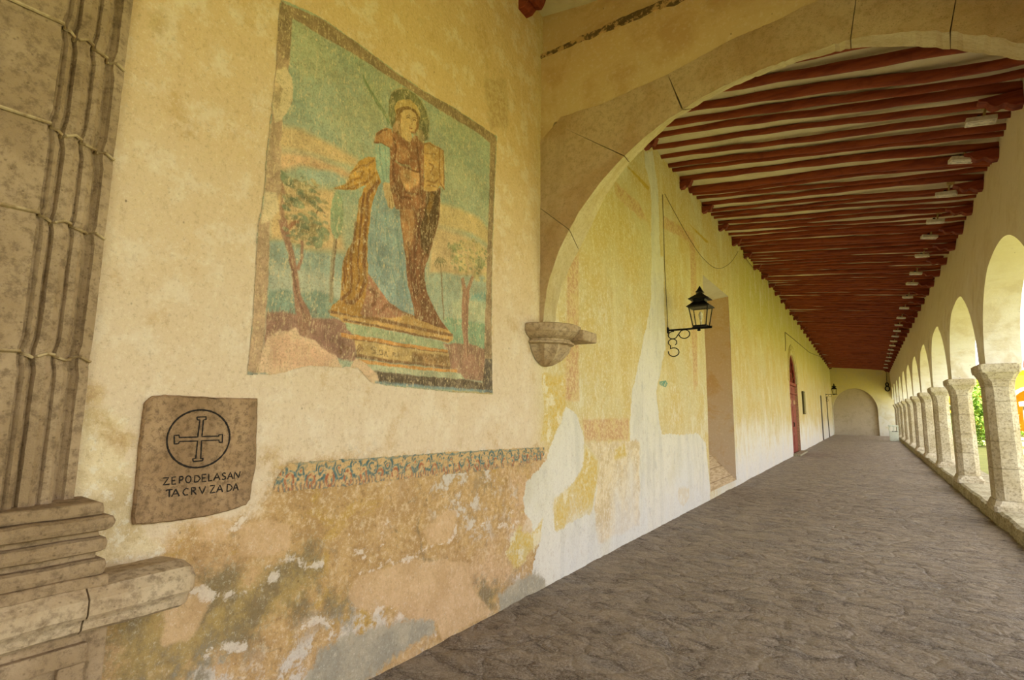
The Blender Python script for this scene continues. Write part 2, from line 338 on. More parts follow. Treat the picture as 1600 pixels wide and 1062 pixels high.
    # pale bloom low on the wall, flecks, insect holes
    col = t.mix(t.math('MULTIPLY', t.mr(zw, -.2, 1.0, 1, 0), t.mr(y, 4.4, 5, 0, .6)), col, (222, 220, 214))
    col = t.mix(t.mr(n4, .6, .72, 0, .3), col, (240, 230, 206))
    col = t.mix(t.mr(t.vor(7.5, t.pos((1, 1, .7))), .0, .05, .85, 0), col, (92, 68, 40)); col = t.mix(t.mr(t.vor(3.1, t.pos((1, 1, .6))), .0, .03, .85, 0), col, (70, 52, 34))
    n5 = t.noise(48, p, 6, .8); n6 = t.noise(17, t.pos((1, 1, .6)), 7, .8)
    col = t.mix(t.mr(n5, .34, .46, .3, 0), col, (128, 98, 58)); col = t.mix(t.mr(n5, .56, .64, 0, .3), col, (246, 238, 216)); col = t.mix(t.mr(n6, .36, .46, .22, 0), col, (160, 126, 78)); col = t.mix(t.mr(n6, .57, .64, 0, .25), col, (238, 228, 200))
    h = t.math('ADD', t.math('MULTIPLY', n1, 1.2), t.math('MULTIPLY', n2, 1.2)); h = t.math('ADD', h, t.math('MULTIPLY', n5, .25)); h = t.math('ADD', h, t.math('MULTIPLY', n3, .28)); h = t.math('ADD', h, t.math('MULTIPLY', A.outputs[1], .15))
    h = t.math('ADD', h, t.math('MULTIPLY', t.math('MULTIPLY', n3, t.mr(A.outputs[0], .5, .6)), .6))
    return t.out(col, t.bump(h, .6, .03))
M_LEFT = m_leftwall()

# ================================================================== STRUCTURE
YEND = 51.6
NY0, NY1, NZ0, NZ1 = 10.6, 12.93, .14, 4.33            # deep window niche
DY0, DY1, DZS, DZT = 23.65, 26.35, 2.92, 4.1           # arched door
D2 = (39.2, 40.3, 2.85)
def wx(Y, Z): return XL + .014 * fbm(Y * .9, Z * .9, 3, 3) + .004 * fbm(Y * 6, Z * 6, 9, 3)
def wall_grid(name, ys, zs, holes, m, attrs=None, kind='structure'):
    Yg, Zg = np.meshgrid(ys, zs, indexing='ij'); X = wx(Yg, Zg); n, k = len(ys), len(zs)
    V = np.stack([X, Yg, Zg], -1).reshape(-1, 3); F = []
    yc = (ys[1:] + ys[:-1]) / 2; zc = (zs[1:] + zs[:-1]) / 2
    for i in range(n - 1):
        for j in range(k - 1):
            if any(a < yc[i] < b and c < zc[j] < d for a, b, c, d in holes): continue
            a = i * k + j; F.append((a, a + k, a + k + 1, a + 1))
    o = mesh(name, V, F, m, smooth=True, kind=kind)
    if attrs:
        for an, chans in attrs.items():
            at = o.data.attributes.new(an, 'FLOAT_COLOR', 'POINT'); arr = np.zeros((n * k, 4), np.float32); arr[:, 3] = 1
            for ci, polys in enumerate(chans):
                best = np.full(Yg.shape, -1.)
                for poly in polys: best = np.maximum(best, poly[1] * .45 - sdl(Yg, Zg, poly[0]) if isinstance(poly, tuple) else sdf(Yg, Zg, poly))
                arr[:, ci] = np.clip(.5 + best, 0, 1).ravel()
            at.data.foreach_set('color', arr.ravel())
    return o
C7, C6, C8, C5 = (800, 400, 2.656), (300, 640, 2.517), (800, 700, 2), (980, 200, 4.085)
rough = [WL([(100, 900), (240, 838), (400, 800), (418, 752), (452, 722), (850, 700), (868, 730), (846, 762), (824, 800), (822, 830), (852, 850), (838, 905), (850, 925), (700, 1010), (560, 1090), (100, 1090)])]
white = [WL([(218, 620), (270, 660), (295, 740), (298, 860), (270, 920), (235, 960), (190, 1000), (175, 1062), (180, 1110), (260, 1100), (330, 1060), (345, 960), (365, 860), (440, 842), (455, 900), (470, 880), (492, 800), (490, 700), (500, 560), (540, 380), (575, 200), (580, 0), (600, 0), (630, 0), (632, 200), (638, 380), (600, 560), (612, 690), (622, 738), (745, 740), (765, 732), (785, 745), (805, 775), (822, 965), (822, 1200), (500, 1300), (300, 1420), (120, 1400), (80, 1330), (95, 1250), (110, 1200), (75, 1100), (50, 1062), (45, 1000), (60, 940), (140, 850), (170, 750), (190, 700)], C7),
         WL([(110, 150), (160, 150), (195, 380), (205, 600), (215, 900), (220, 1062), (240, 1300), (150, 1300), (158, 1062), (155, 650), (155, 500), (145, 370), (112, 250)], C5),
         WL([(1150, 690), (1156, 740), (1163, 700), (1190, 745), (1200, 800), (1150, 800)])]
yellow = [WL([(300, 790), (355, 850), (352, 930), (330, 1030), (300, 1062), (250, 1080), (215, 1130), (175, 1140), (172, 1062), (176, 1010), (240, 960), (290, 880)], C7),
          WL([(125, 480), (228, 490), (225, 620), (200, 690), (165, 760), (118, 772), (135, 640)], C7),
          WL([(60, 270), (95, 225), (85, 290), (40, 350), (10, 385), (-20, 330), (20, 240)], C8), WL([(690, 960), (735, 960), (735, 1010), (710, 1040), (690, 1010)], C7),
          WL([(470, 775), (480, 830), (420, 850), (430, 800)], C7), WL([(250, 860), (290, 900), (270, 940), (245, 900)], (800, 700, 2.0))]
grey = [WL([(498, 1010), (554, 992), (646, 970), (677, 968), (680, 985), (640, 1010), (560, 1075), (470, 1090)]), WL([(777, 930), (828, 896), (850, 900), (856, 930), (781, 960)])]
salmon = [WL([(886.6, 400), (903.5, 400), (904.5, 626), (884, 626)]), WL([(900, 356), (905, 350), (903.5, 402), (887, 402)]), WL([(909, 655), (983, 653), (983, 687), (913, 690)]),
          WL([(1078, 400), (1087, 400), (1089, 470), (1090, 600), (1084, 612), (1080, 500)]), WL([(1036, 336), (1083, 366), (1087, 402), (1078, 402), (1077, 378), (1036, 356)]), WL([(960, 283), (1000, 318), (1012, 345), (1000, 340), (962, 305)])]
mott = [WL([(108, 650), (150, 640), (200, 650), (205, 815), (262, 850), (235, 892), (148, 888), (146, 800), (108, 780)]), WL([(913, 690), (985, 688), (1000, 690), (1000, 820), (935, 850), (928, 790), (935, 722)])]
smooth = [WL([(640, 665), (700, 640), (850, 592), (1000, 590), (1085, 602), (1100, 700), (1180, 800), (1110, 832), (980, 905), (960, 830), (870, 820), (780, 772), (690, 800), (640, 770), (612, 730)], C6), WL([(905, 475), (1000, 392), (1040, 400), (1022, 520), (930, 532)], C6), WL([(180, 455), (300, 430), (390, 450), (395, 550), (280, 585), (190, 570)], C6), WL([(20, 430), (120, 410), (160, 450), (130, 520), (30, 520)], C6), WL([(255, 925), (300, 900), (330, 930), (300, 1000), (250, 1010)])]
olive = [WL([(165, 965), (225, 935), (300, 905), (400, 890), (455, 860), (500, 865), (505, 900), (470, 950), (400, 985), (330, 1030), (260, 1090), (165, 1090)]), WL([(512, 925), (545, 930), (545, 965), (515, 960)]), WL([(745, 915), (775, 920), (770, 950), (750, 955)])]
scars = [(WL(l, C6), w_) for l, w_ in (([(-40, 700), (60, 722), (150, 735), (240, 700), (330, 650)], .014), ([(330, 600), (400, 580), (450, 620), (520, 600)], .012), ([(640, 640), (740, 615), (800, 598), (880, 570), (960, 528), (1010, 518), (1035, 480), (1045, 430)], .007), ([(700, 800), (770, 772), (800, 790), (822, 830)], .010), ([(430, 860), (490, 830), (545, 830), (560, 860), (540, 900)], .010), ([(1190, 450), (1230, 460), (1290, 440)], .010), ([(620, 500), (640, 550), (700, 590), (800, 590)], .006), ([(130, 480), (200, 450), (240, 380)], .012), ([(880, 850), (940, 880), (960, 900)], .008), ([(60, 960), (120, 930), (200, 940)], .016), ([(280, 580), (300, 620), (380, 570)], .010))]
tan = [WL([(150, 665), (180, 668), (212, 682), (208, 700), (185, 722), (165, 700)]), WL([(137, 598), (160, 600), (150, 625), (138, 622)]), WL([(755, 120), (790, 120), (795, 200), (765, 205)]), WL([(415, 700), (445, 690), (440, 720), (400, 730)]), WL([(232, 22), (250, 22), (252, 42), (236, 44)])]
line = [WL([(978, 258), (984, 262), (1015, 293), (1012, 297)]), WL([(1072, 345), (1080, 352), (1108, 378), (1104, 380)])]
ysn = np.unique(np.concatenate([np.arange(.6, 4.4, .022), np.arange(4.4, 13.2, .03), [NY0, NY1, 13.2]]).round(4)); zsn = np.unique(np.concatenate([np.arange(0, 6.16, .03), [NZ0, NZ1]]).round(4))
wall_grid('wall_left', ysn, zsn, [(NY0, NY1, NZ0, NZ1)], M_LEFT, {'sd_a': [rough, white, yellow], 'sd_b': [grey, salmon, mott], 'sd_c': [tan, line], 'sd_d': [smooth, olive, scars]})
ysf = np.unique(np.concatenate([np.arange(13.2, YEND, .25), [DY0, DY1, D2[0], D2[1], YEND]]).round(4)); zsf = np.unique(np.concatenate([np.arange(0, 6.16, .15), [DZS, DZT, D2[2]]]).round(4))
wall_grid('wall_left', ysf, zsf, [(DY0, DY1, -1, DZT), (D2[0], D2[1], -1, D2[2])], M_LEFT)
wall_grid('wall_left', np.arange(-9, .61, .3), np.arange(0, 6.16, .3), [], M_LEFT)
# spandrels beside the arched door head
dc = (DY0 + DY1) / 2; dr = (DY1 - DY0) / 2
arc = [(dc + dr * math.cos(a), DZS + (DZT - DZS) * math.sin(a)) for a in np.linspace(0, math.pi, 25)]
V = []; F = []
for i, (y, z) in enumerate(arc): V += [(XL, y, z), (XL, y, DZT), (XL - .35, y, z)]
for i in range(24): a = 3 * i; F += [(a, a + 3, a + 4, a + 1), (a, a + 2, a + 5, a + 3)]
mesh('wall_left', V, F, M_LEFT, kind='structure')
bm = bmesh.new()
box(bm, XL - .4, XL, DY0 - .02, DY0, 0, DZS); box(bm, XL - .4, XL, DY1, DY1 + .02, 0, DZS)
bmobj('trim_1', bm, M_PEACH, kind='structure')
# niche: soffit, reveals, sloping sill, back
x0, x1 = XL + .0, XL - .75
bm = bmesh.new()
def quad(bm, *p): return bm.faces.new([bm.verts.new(q) for q in p])
quad(bm, (x0, NY1, NZ0), (x0, NY1, NZ1), (x1, NY1 - .1, NZ1), (x1, NY1 - .1, NZ0)); quad(bm, (x0, NY0, NZ0), (x1, NY0 + .1, NZ0), (x1, NY0 + .1, NZ1), (x0, NY0, NZ1))
quad(bm, (x1, NY0, NZ0), (x1, NY1, NZ0), (x1, NY1, NZ1), (x1, NY0, NZ1))
bmobj('wall_niche', bm, M_REVEAL, kind='structure')
bm = bmesh.new(); quad(bm, (x0, NY0, NZ1), (x0, NY1, NZ1), (x1, NY1, NZ1 - .12), (x1, NY0, NZ1 - .12)); bmobj('wall_niche_soffit', bm, M_GREYPL, kind='structure')
M_SILLB = NT('sill_boards', .9, .1); tt = M_SILLB; tp = tt.pos(); sx, sy, sz = tt.sep(tp); st_ = tt.math('FRACT', tt.math('MULTIPLY', sx, 5.2)); cc = tt.mix(tt.mr(tt.noise(9, tt.pos((3, .4, 3)), 6, .7), .4, .62), (206, 184, 148), (176, 150, 112)); cc = tt.mix(tt.mr(st_, 0, .1, .7, 0), cc, (120, 98, 68)); M_SILL = tt.out(cc)
bm = bmesh.new(); V = [(x0, NY0, NZ0), (x0, NY1, NZ0), (x1, NY1, NZ0 + .78), (x1, NY0, NZ0 + .78)]
quad(bm, *V)
bmobj('window_sill', bm, M_SILL, kind='structure')
# door recesses
bm = bmesh.new(); quad(bm, (XL - .45, DY0 - .3, 0), (XL - .45, DY1 + .3, 0), (XL - .45, DY1 + .3, DZT + .2), (XL - .45, DY0 - .3, DZT + .2)); bmobj('wall_door_recess', bm, M_DOORD, kind='structure')
bm = bmesh.new(); xb = XL - .3
quad(bm, (xb, D2[0], 0), (xb, D2[1], 0), (xb, D2[1], D2[2]), (xb, D2[0], D2[2])); quad(bm, (XL, D2[0], 0), (xb, D2[0], 0), (xb, D2[0], D2[2]), (XL, D2[0], D2[2])); quad(bm, (XL, D2[1], 0), (XL, D2[1], D2[2]), (xb, D2[1], D2[2]), (xb, D2[1], 0)); quad(bm, (XL, D2[0], D2[2]), (xb, D2[0], D2[2]), (xb, D2[1], D2[2]), (XL, D2[1], D2[2]))
bmobj('door_2', bm, simple('grey_door_wood', (138, 128, 112), .8), kind='structure')

bm = bmesh.new(); box(bm, XL - 1.3, XL - 1.0, -9.5, YEND + 1, -.3, 6.2); bmobj('wall_leak_backing', bm, M_GREYPL, kind='structure')  # unseen slab, added so gaps in the left wall leak no daylight
bm = bmesh.new(); box(bm, XL - 1.3, 2.3, YEND + .8, YEND + 1.1, -.3, 6.2); bmobj('wall_leak_backing', bm, M_GREYPL, kind='structure')  # second added slab, unseen behind the far wall, against light leaks
# ---- floor
def fl_h(x, y): return .008 * np.abs(fbm(x * 3.4, y * 5.2, 77, 3)) + .020 * fbm(x * 2.6, y * 2.0, 21, 4) + .006 * fbm(x * 11, y * 9, 31, 3)
def floor_part(xs, ys):
    Xg, Yg = np.meshgrid(xs, ys, indexing='ij'); Z = fl_h(Xg, Yg); n, k = Xg.shape
    V = np.stack([Xg, Yg, Z], -1).reshape(-1, 3); a = (np.arange(n - 1)[:, None] * k + np.arange(k - 1)[None]).ravel()
    mesh('floor', V, np.stack([a, a + k, a + k + 1, a + 1], -1), M_FLOOR, smooth=True, kind='structure')
floor_part(np.linspace(XL - .03, 1.56, 150), np.linspace(1.0, 13, 420)); floor_part(np.linspace(XL - .03, 1.56, 50), np.linspace(13, YEND, 320)); floor_part(np.linspace(XL - .03, 1.56, 20), np.linspace(-9, 1.0, 40))
bm = bmesh.new(); box(bm, XL - .5, 1.6, -9.5, YEND + .5, -.5, -.05); bmobj('floor', bm, M_FLOOR, kind='structure')

# ---- arcade on the right
CY0, CS = 11.07, 4.09
XW = 1.52; XO = 1.82; ZI = 2.4; ZA = 3.84
kY = [-10, 7, 9, 12, 15, 30, 52]; kX = [1.55, 1.56, 1.68, 1.77, 1.82, 1.68, 1.46]
def xtop(Y): return float(np.interp(Y, kY, kX))
def zl(Y): return float(np.interp(Y, [4, 7.3, 10.4, 14.7, 19, 30, 51.6], [5.46, 5.52, 5.63, 5.76, 5.84, 5.72, 5.30]))
def zr(Y): return float(np.interp(Y, [4, 7.3, 8.9, 10.4, 11.85, 14.7, 20, 35, 51.6], [4.78, 4.85, 5.0, 5.14, 5.21, 5.32, 5.38, 5.2, 4.92]))
def ax(Y, z):
    return XW if z <= 3.7 else XW + (xtop(Y) - XW) * (z - 3.7) / 1.6
HP = .29
ZT = 6.15
def arcade_bay(y0, y1, za=ZA):
    """wall above one opening, y0..y1 pier centres"""
    V = []; F = []; a0, a1 = y0 + HP, y1 - HP; c = (a0 + a1) / 2; r = (a1 - a0) / 2
    pts = [(y0, ZI), (a0, ZI)] + [(c - r * math.cos(t), ZI + (za - ZI) * math.sin(t) ** .94) for t in np.linspace(0.02, math.pi - .02, 33)] + [(a1, ZI), (y1, ZI)]
    zs = [0, .25, .5, .75, 1]
    for y, z in pts:
        for s in zs:
            zz = z + (ZT - z) * s; V.append((ax(y, zz), y, zz))
        for s in zs: zz = z + (ZT - z) * s; V.append((XO + .12, y, zz))
    n = 10
    for i in range(len(pts) - 1):
        a = n * i; b = a + n
        for j in range(4): F += [(a + j, b + j, b + j + 1, a + j + 1), (a + 5 + j, a + 6 + j, b + 6 + j, b + 5 + j)]
        F.append((a, a + 5, b + 5, b)); F.append((a + 4, b + 4, b + 9, a + 9))
    o = mesh('wall_right', V, F, M_ARCADE, kind='structure'); return o
cols = [CY0 + CS * k for k in range(-1, 10)]
cen = cols + [CY0 + CS * 10]
for a, b in zip(cen[:-1], cen[1:]): arcade_bay(a, b, ZA + .02 * math.sin(a * 3))
arcade_bay(4.5, cen[0]); arcade_bay(-.6, 4.5, 4.1); arcade_bay(-5.2, -.6, 4.1); arcade_bay(-9.5, -5.2)
# piers where the transverse arch lands, and the end pier
for y in (4.5, -.6, -5.2):
    bm = bmesh.new(); box(bm, XW - .02, XO + .1, y - .33, y + .33, .1, ZI, .02); bmobj('trim_pier', bm, M_COLUMN, kind='structure')
bm = bmesh.new(); box(bm, XW - .02, XO + .1, cen[-1] - .3, YEND + .3, 0, ZI); bmobj('trim_pier', bm, M_ARCADE, kind='structure')
bm = bmesh.new(); box(bm, XW, XO + .1, cen[-1], YEND + .3, ZI, ZT); bmobj('wall_right', bm, M_ARCADE, kind='structure')
# kerb under the columns
xs = [1.47, 1.5, 1.52, 2.25, 2.3]; ys = np.arange(-9, YEND, .09)
V = []; F = []
for y in ys:
    j = .012 * (2 * random.random() - 1) + .012 * math.sin(y * 5.1) + (.02 if (y % 1.35) < .07 else 0)
    zt = .215 + .006 * math.sin(y * 3.1)
    V += [(1.475 + j, y, -.05), (1.47 + j, y, .1), (1.485 + j, y, zt - .03), (1.52 + j * .5, y, zt), (2.3, y, zt), (2.32, y, -.2)]
for i in range(len(ys) - 1):
    for j in range(5): a = 6 * i + j; F.append((a, a + 1, a + 7, a + 6))
mesh('trim_2', V, F, M_KERB, smooth=False, kind='structure')

# ---- far wall with a blocked arch
FX0, FX1, FZS, FZT = -2.54, .53, 2.0, 3.78
bm = bmesh.new(); fc, fr = (FX0 + FX1) / 2, (FX1 - FX0) / 2
pts = [(FX1, 0)] + [(fc + fr * math.cos(a), FZS + (FZT - FZS) * math.sin(a)) for a in np.linspace(0, math.pi, 31)] + [(FX0, 0)]
vs = [bm.verts.new((x, YEND, z)) for x, z in [(XL - .3, 0), (XL - .3, 6.1), (1.9, 6.1), (1.9, 0)] + pts]
bm.faces.new(vs); 
vb = [bm.verts.new((x, YEND + .3, z)) for x, z in pts]; va = vs[4:]
for i in range(len(pts) - 1): bm.faces.new((va[i], va[i + 1], vb[i + 1], vb[i]))
bmobj('wall_far', bm, M_FARW, kind='structure')
bm = bmesh.new(); quad(bm, (FX0 - .2, YEND + .29, 0), (FX1 + .2, YEND + .29, 0), (FX1 + .2, YEND + .29, 4), (FX0 - .2, YEND + .29, 4)); bmobj('wall_far_recess', bm, M_FARN, kind='structure')
# rear wall behind the viewer
bm = bmesh.new(); box(bm, XL - .3, 2.1, -9.3, -9, 0, 6.1); bmobj('wall_back', bm, M_ARCADE, kind='structure')

# ---- ceilings (shed slope towards the garden)
V = []; F = []; ys = np.unique(np.concatenate([np.arange(-9, YEND + .1, .6), [YEND + .1]])); nx = 8
for y in ys:
    for i in range(nx + 1):
        s = i / nx; x = XL - .15 + s * (2.2 - XL + .15); za, zb = zl(y) + .275, zr(y) + .27
        V.append((x, y, za + (zb - za) * s + .012 * math.sin(y * 2.1 + i * 1.7)))
for a in range(len(ys) - 1):
    for i in range(nx): q = a * (nx + 1) + i; F.append((q, q + 1, q + nx + 2, q + nx + 1))
mesh('ceiling', V, F, M_CEIL, smooth=True, kind='structure')
bm = bmesh.new(); box(bm, -9, 2.3, -10, YEND + 8, 6.15, 6.6); bmobj('ceiling_roof', bm, M_CEIL, kind='structure')

# ---- transverse arch wall
YA, YB = 4.34, 4.64
Fi = [(-2.56, 2.41), (-2.53, 2.65), (-2.49, 2.86), (-2.38, 3.14), (-2.17, 3.47), (-1.94, 3.72), (-1.72, 3.90), (-1.52, 4.03), (-1.32, 4.13), (-.99, 4.25), (-.69, 4.31), (-.27, 4.34), (.06, 4.34), (.33, 4.28), (.5, 4.22), (.66, 4.14), (.82, 4.04), (.96, 3.93), (1.15, 3.72), (1.3, 3.47), (1.42, 3.14), (1.48, 2.86), (1.52, 2.41)]
Bi = [(-2.60, 2.41), (-2.585, 2.65), (-2.53, 2.82), (-2.43, 3.05), (-2.24, 3.35), (-2.03, 3.72), (-1.80, 3.98), (-1.56, 4.15), (-1.34, 4.30), (-.97, 4.42), (-.65, 4.47), (-.27, 4.49), (.06, 4.46), (.36, 4.36), (.53, 4.28), (.70, 4.19), (.86, 4.09), (1.02, 3.98), (1.2, 3.77), (1.35, 3.5), (1.45, 3.16), (1.49, 2.88), (1.53, 2.41)]
def samp(P, s):
    i = min(int(s), len(P) - 2); f = s - i; return (P[i][0] + (P[i + 1][0] - P[i][0]) * f, P[i][1] + (P[i + 1][1] - P[i][1]) * f)
Ex = [(-2.62, 2.41), (-2.62, 3.63), (-2.62, 4.30), (-2.40, 4.50), (-1.93, 4.49), (-1.29, 4.56), (-.72, 4.68), (-.25, 4.73), (.13, 4.75), (.72, 4.66), (1.1, 4.45), (1.45, 4.1), (1.62, 3.6), (1.62, 2.41)]
def zext(x):
    xs = [e[0] for e in Ex[3:12]]; zz = [e[1] for e in Ex[3:12]]; return float(np.interp(x, xs, zz))
xs = np.unique(np.concatenate([np.arange(-2.62, 1.75, .06), [1.75]])); V = []; F = []
for x in xs:
    z0 = zext(x) - .03 if x > -2.5 else 4.3
    if x > 1.3: z0 = float(np.interp(x, [1.3, 1.45, 1.62, 1.75], [4.28, 3.9, 2.6, 2.41]))
    for z in (z0, (z0 + 5.25) / 2, 5.25, 5.26, 5.26, 5.7, 6.1):
        V.append((x, YA, z))
    for k in (-4, -3, -2, -1): V[k] = (x, YA + (.0 if k == -4 else .035), V[k][2])
    for z in (6.1, z0): V.append((x, YB, z))
n = 9
for i in range(len(xs) - 1):
    a = n * i; b = a + n
    for j in range(9): F.append((a + j, a + (j + 1) % n, b + (j + 1) % n, b + j))
mesh('wall_transverse', V, F, M_ARCHWALL, kind='structure')
# flaked dark ledge across it
V = []; F = []
xs = np.arange(-2.6, 1.5, .03)
for x in xs:
    hgt = .018 + .03 * abs(fbm(np.array([x * 5.]), np.array([0.]), 4, 4)[0]) + (.02 if x > -1.9 else 0); o = .012 * fbm(np.array([x * 9.]), np.array([3.]), 8, 3)[0]
    V += [(x, YA - .012, 5.245 + o - hgt * .6), (x, YA - .012, 5.245 + o + hgt), (x, YA + .05, 5.27 + o + hgt), (x, YA + .05, 5.24 + o - hgt)]
for i in range(len(xs) - 1):
    a = 4 * i
    for j in range(4): F.append((a + j, a + 4 + j, a + 4 + (j + 1) % 4, a + (j + 1) % 4))
t = NT('flaked_ledge', .95, .1); tp = t.pos(); tc = t.mix(t.mr(t.noise(14, tp, 5, .7), .46, .56), (104, 84, 54), (196, 160, 108)); mesh('trim_3', V, F, t.out(tc), kind='structure')

arch = empty('stone_arch', (-.5, YA, 2.41)); tag(arch, 'wide stone arch crossing the gallery, its blocks bare under ochre plaster', 'arch')
joints = [(0, (-2.62, 2.41)), (3.55, (-2.62, 3.63)), (6.1, (-2.42, 4.44)), (8.45, (-1.29, 4.56)), (10.08, (-.72, 4.68)), (10.75, (-.42, 4.70)), (12.0, (.13, 4.75)), (14.7, (.72, 4.66)), (17.2, (1.1, 4.4)), (19.5, (1.55, 3.8)), (22, (1.62, 2.41))]
for (s0, e0), (s1, e1) in zip(joints[:-1], joints[1:]):
    n = 12; g = .009; bm = bmesh.new(); fr, bk, ex, eb = [], [], [], []
    inter = [e for e in Ex if min(e0[0], e1[0]) < e[0] < max(e0[0], e1[0])] if e0[0] > -2.6 else ([(-2.62, 4.30)] if e1[1] > 4.4 else [])
    path = [e0] + inter + [e1]
    L = [0]
    for a, b in zip(path[:-1], path[1:]): L.append(L[-1] + math.dist(a, b))
    for k in range(n + 1):
        f = k / n; s = s0 + g + (s1 - s0 - 2 * g) * f; fx, fz = samp(Fi, s); bx, bz = samp(Bi, s)
        d = L[-1] * (g * .25 + (1 - g * .5) * f)
        exx, exz = float(np.interp(d, L, [p[0] for p in path])), float(np.interp(d, L, [p[1] for p in path]))
        jj = .006 * (2 * random.random() - 1)
        fr.append(bm.verts.new((fx + jj, YA - .012, fz + jj))); bk.append(bm.verts.new((bx, YB + .004, bz + jj)))
        ex.append(bm.verts.new((exx, YA - .01 + jj * .5, exz + .01 * fbm(np.array([k * .9 + s0]), np.array([1.]), 2)[0]))); eb.append(bm.verts.new((exx, YB - .02, exz)))
    for k in range(n):
        bm.faces.new((fr[k], fr[k + 1], ex[k + 1], ex[k])); bm.faces.new((fr[k], bk[k], bk[k + 1], fr[k + 1])); bm.faces.new((bk[k], eb[k], eb[k + 1], bk[k + 1])); bm.faces.new((ex[k], ex[k + 1], eb[k + 1], eb[k]))
    bm.faces.new((fr[0], ex[0], eb[0], bk[0])); bm.faces.new((fr[-1], bk[-1], eb[-1], ex[-1]))
    o = bmobj('voussoir', bm, M_VOUS); under(o, arch)
    o.data.materials.append(M_SOFFIT)
    for p in o.data.polygons:
        if p.normal.z < -.25 or (abs(p.normal.x) > .4 and abs(p.normal.y) < .3 and p.center.z < 3.9): p.material_index = 1

# ---- stone corbel carrying the arch
cb = empty('stone_corbel', (XL, 4.42, 2.03)); tag(cb, 'fluted stone corbel on the left wall under the foot of the stone arch', 'corbel')
bm = bmesh.new(); lathe(bm, [(.02, 0), (.09, .015), (.17, .06), (.235, .13), (.262, .195), (.27, .2)], (XL, 4.42, 2.03), 48, -math.pi / 2, math.pi / 2, (.13, 6, 1, 4)); under(bmobj('bowl', bm, M_STONE, smooth=False), cb)
bm = bmesh.new(); lathe(bm, [(.25, .198), (.285, .205), (.285, .222), (.262, .23), (.262, .245), (.31, .27), (.34, .30), (.352, .31), (.352, .375), (.33, .385)], (XL, 4.42, 2.03), 40, -math.pi / 2, math.pi / 2); under(bmobj('abacus', bm, M_STONE), cb)
bm = bmesh.new(); box(bm, XL - .02, -2.19, 4.46, 4.76, 2.27, 2.37, .012); under(bmobj('side_slab', bm, M_STONE), cb)

# ================================================================== COLUMNS
def make_column(y):
    root = empty('stone_column', (1.668, y, .215))
    def slab(bm, hx, hy, z0, z1, ch, hx2=None, hy2=None):
        hx2 = (hx2 or hx) * .76; hy2 = hy2 or hy; hx *= .76
        def ring(a, b, z): return [bm.verts.new((sx, sy, z)) for sx, sy in [(a - ch, -b), (a, -b + ch), (a, b - ch), (a - ch, b), (-a + ch, b), (-a, b - ch), (-a, -b + ch), (-a + ch, -b)]]
        r1, r2 = ring(hx, hy, z0), ring(hx2, hy2, z1)
        for k in range(8): bm.faces.new((r1[k], r1[(k + 1) % 8], r2[(k + 1) % 8], r2[k]))
        bm.faces.new(r1[::-1]); bm.faces.new(r2)
    bm = bmesh.new(); slab(bm, .30, .35, -.01, .07, .03); slab(bm, .285, .335, .07, .10, .05, .27, .32); slab(bm, .27, .32, .10, .15, .06, .245, .30); b = bmobj('base', bm, M_COLUMN, root)
    bm = bmesh.new()
    zs = [.15, .62, 1.02, 1.43, 1.62, 1.84]
    for a, c in zip(zs[:-1], zs[1:]):
        k = 1 - .03 * (a - .15); slab(bm, .235 * k, .295 * k, a + .004, c - .004, .085)
    slab(bm, .21, .27, .15, 1.84, .07); bmobj('shaft', bm, M_COLUMN, root)
    bm = bmesh.new(); slab(bm, .225, .285, 1.84, 1.93, .08, .24, .30); slab(bm, .245, .305, 1.93, 1.955, .07); slab(bm, .245, .305, 1.955, 2.03, .06, .285, .345); slab(bm, .285, .345, 2.03, 2.055, .05, .30, .36); slab(bm, .315, .37, 2.055, 2.105, .035, .325, .38); slab(bm, .325, .38, 2.105, 2.175, .03); slab(bm, .30, .355, 2.175, 2.188, .03)
    bmobj('capital', bm, M_COLUMN, root); return root
ORD = ['first', 'second', 'third', 'fourth', 'fifth', 'sixth', 'seventh', 'eighth', 'ninth', 'tenth', 'eleventh', 'twelfth', 'thirteenth', 'fourteenth', 'fifteenth', 'sixteenth', 'seventeenth', 'eighteenth', 'nineteenth', 'twentieth', 'twenty-first', 'twenty-second', 'twenty-third', 'twenty-fourth', 'twenty-fifth', 'twenty-sixth', 'twenty-seventh', 'twenty-eighth', 'twenty-ninth', 'thirtieth', 'thirty-first', 'thirty-second', 'thirty-third']
def dup(root, loc, rz=0):
    r = root.copy(); COL.objects.link(r); r.location = loc; r.rotation_euler = (0, 0, rz)
    for ch in list(root.children):
        c = ch.copy(); COL.objects.link(c); c.parent = r
        for g in list(ch.children): d = g.copy(); COL.objects.link(d); d.parent = c
    return r
col0 = make_column(cols[1])
for k, y in enumerate(cols[1:]):
    o = col0 if k == 0 else dup(col0, (1.668, y, .215))
    tag(o, ['chamfered limestone column at the right edge, nearest of the arcade, lawn beside it', 'pale limestone column directly behind the nearest one in the arcade'][k] if k < 2 else ('limestone column of the arcade, smallest and last before the far wall' if k == 9 else 'limestone column of the arcade, %s counted from the right edge' % ORD[k]), 'column', 'columns of the arcade')

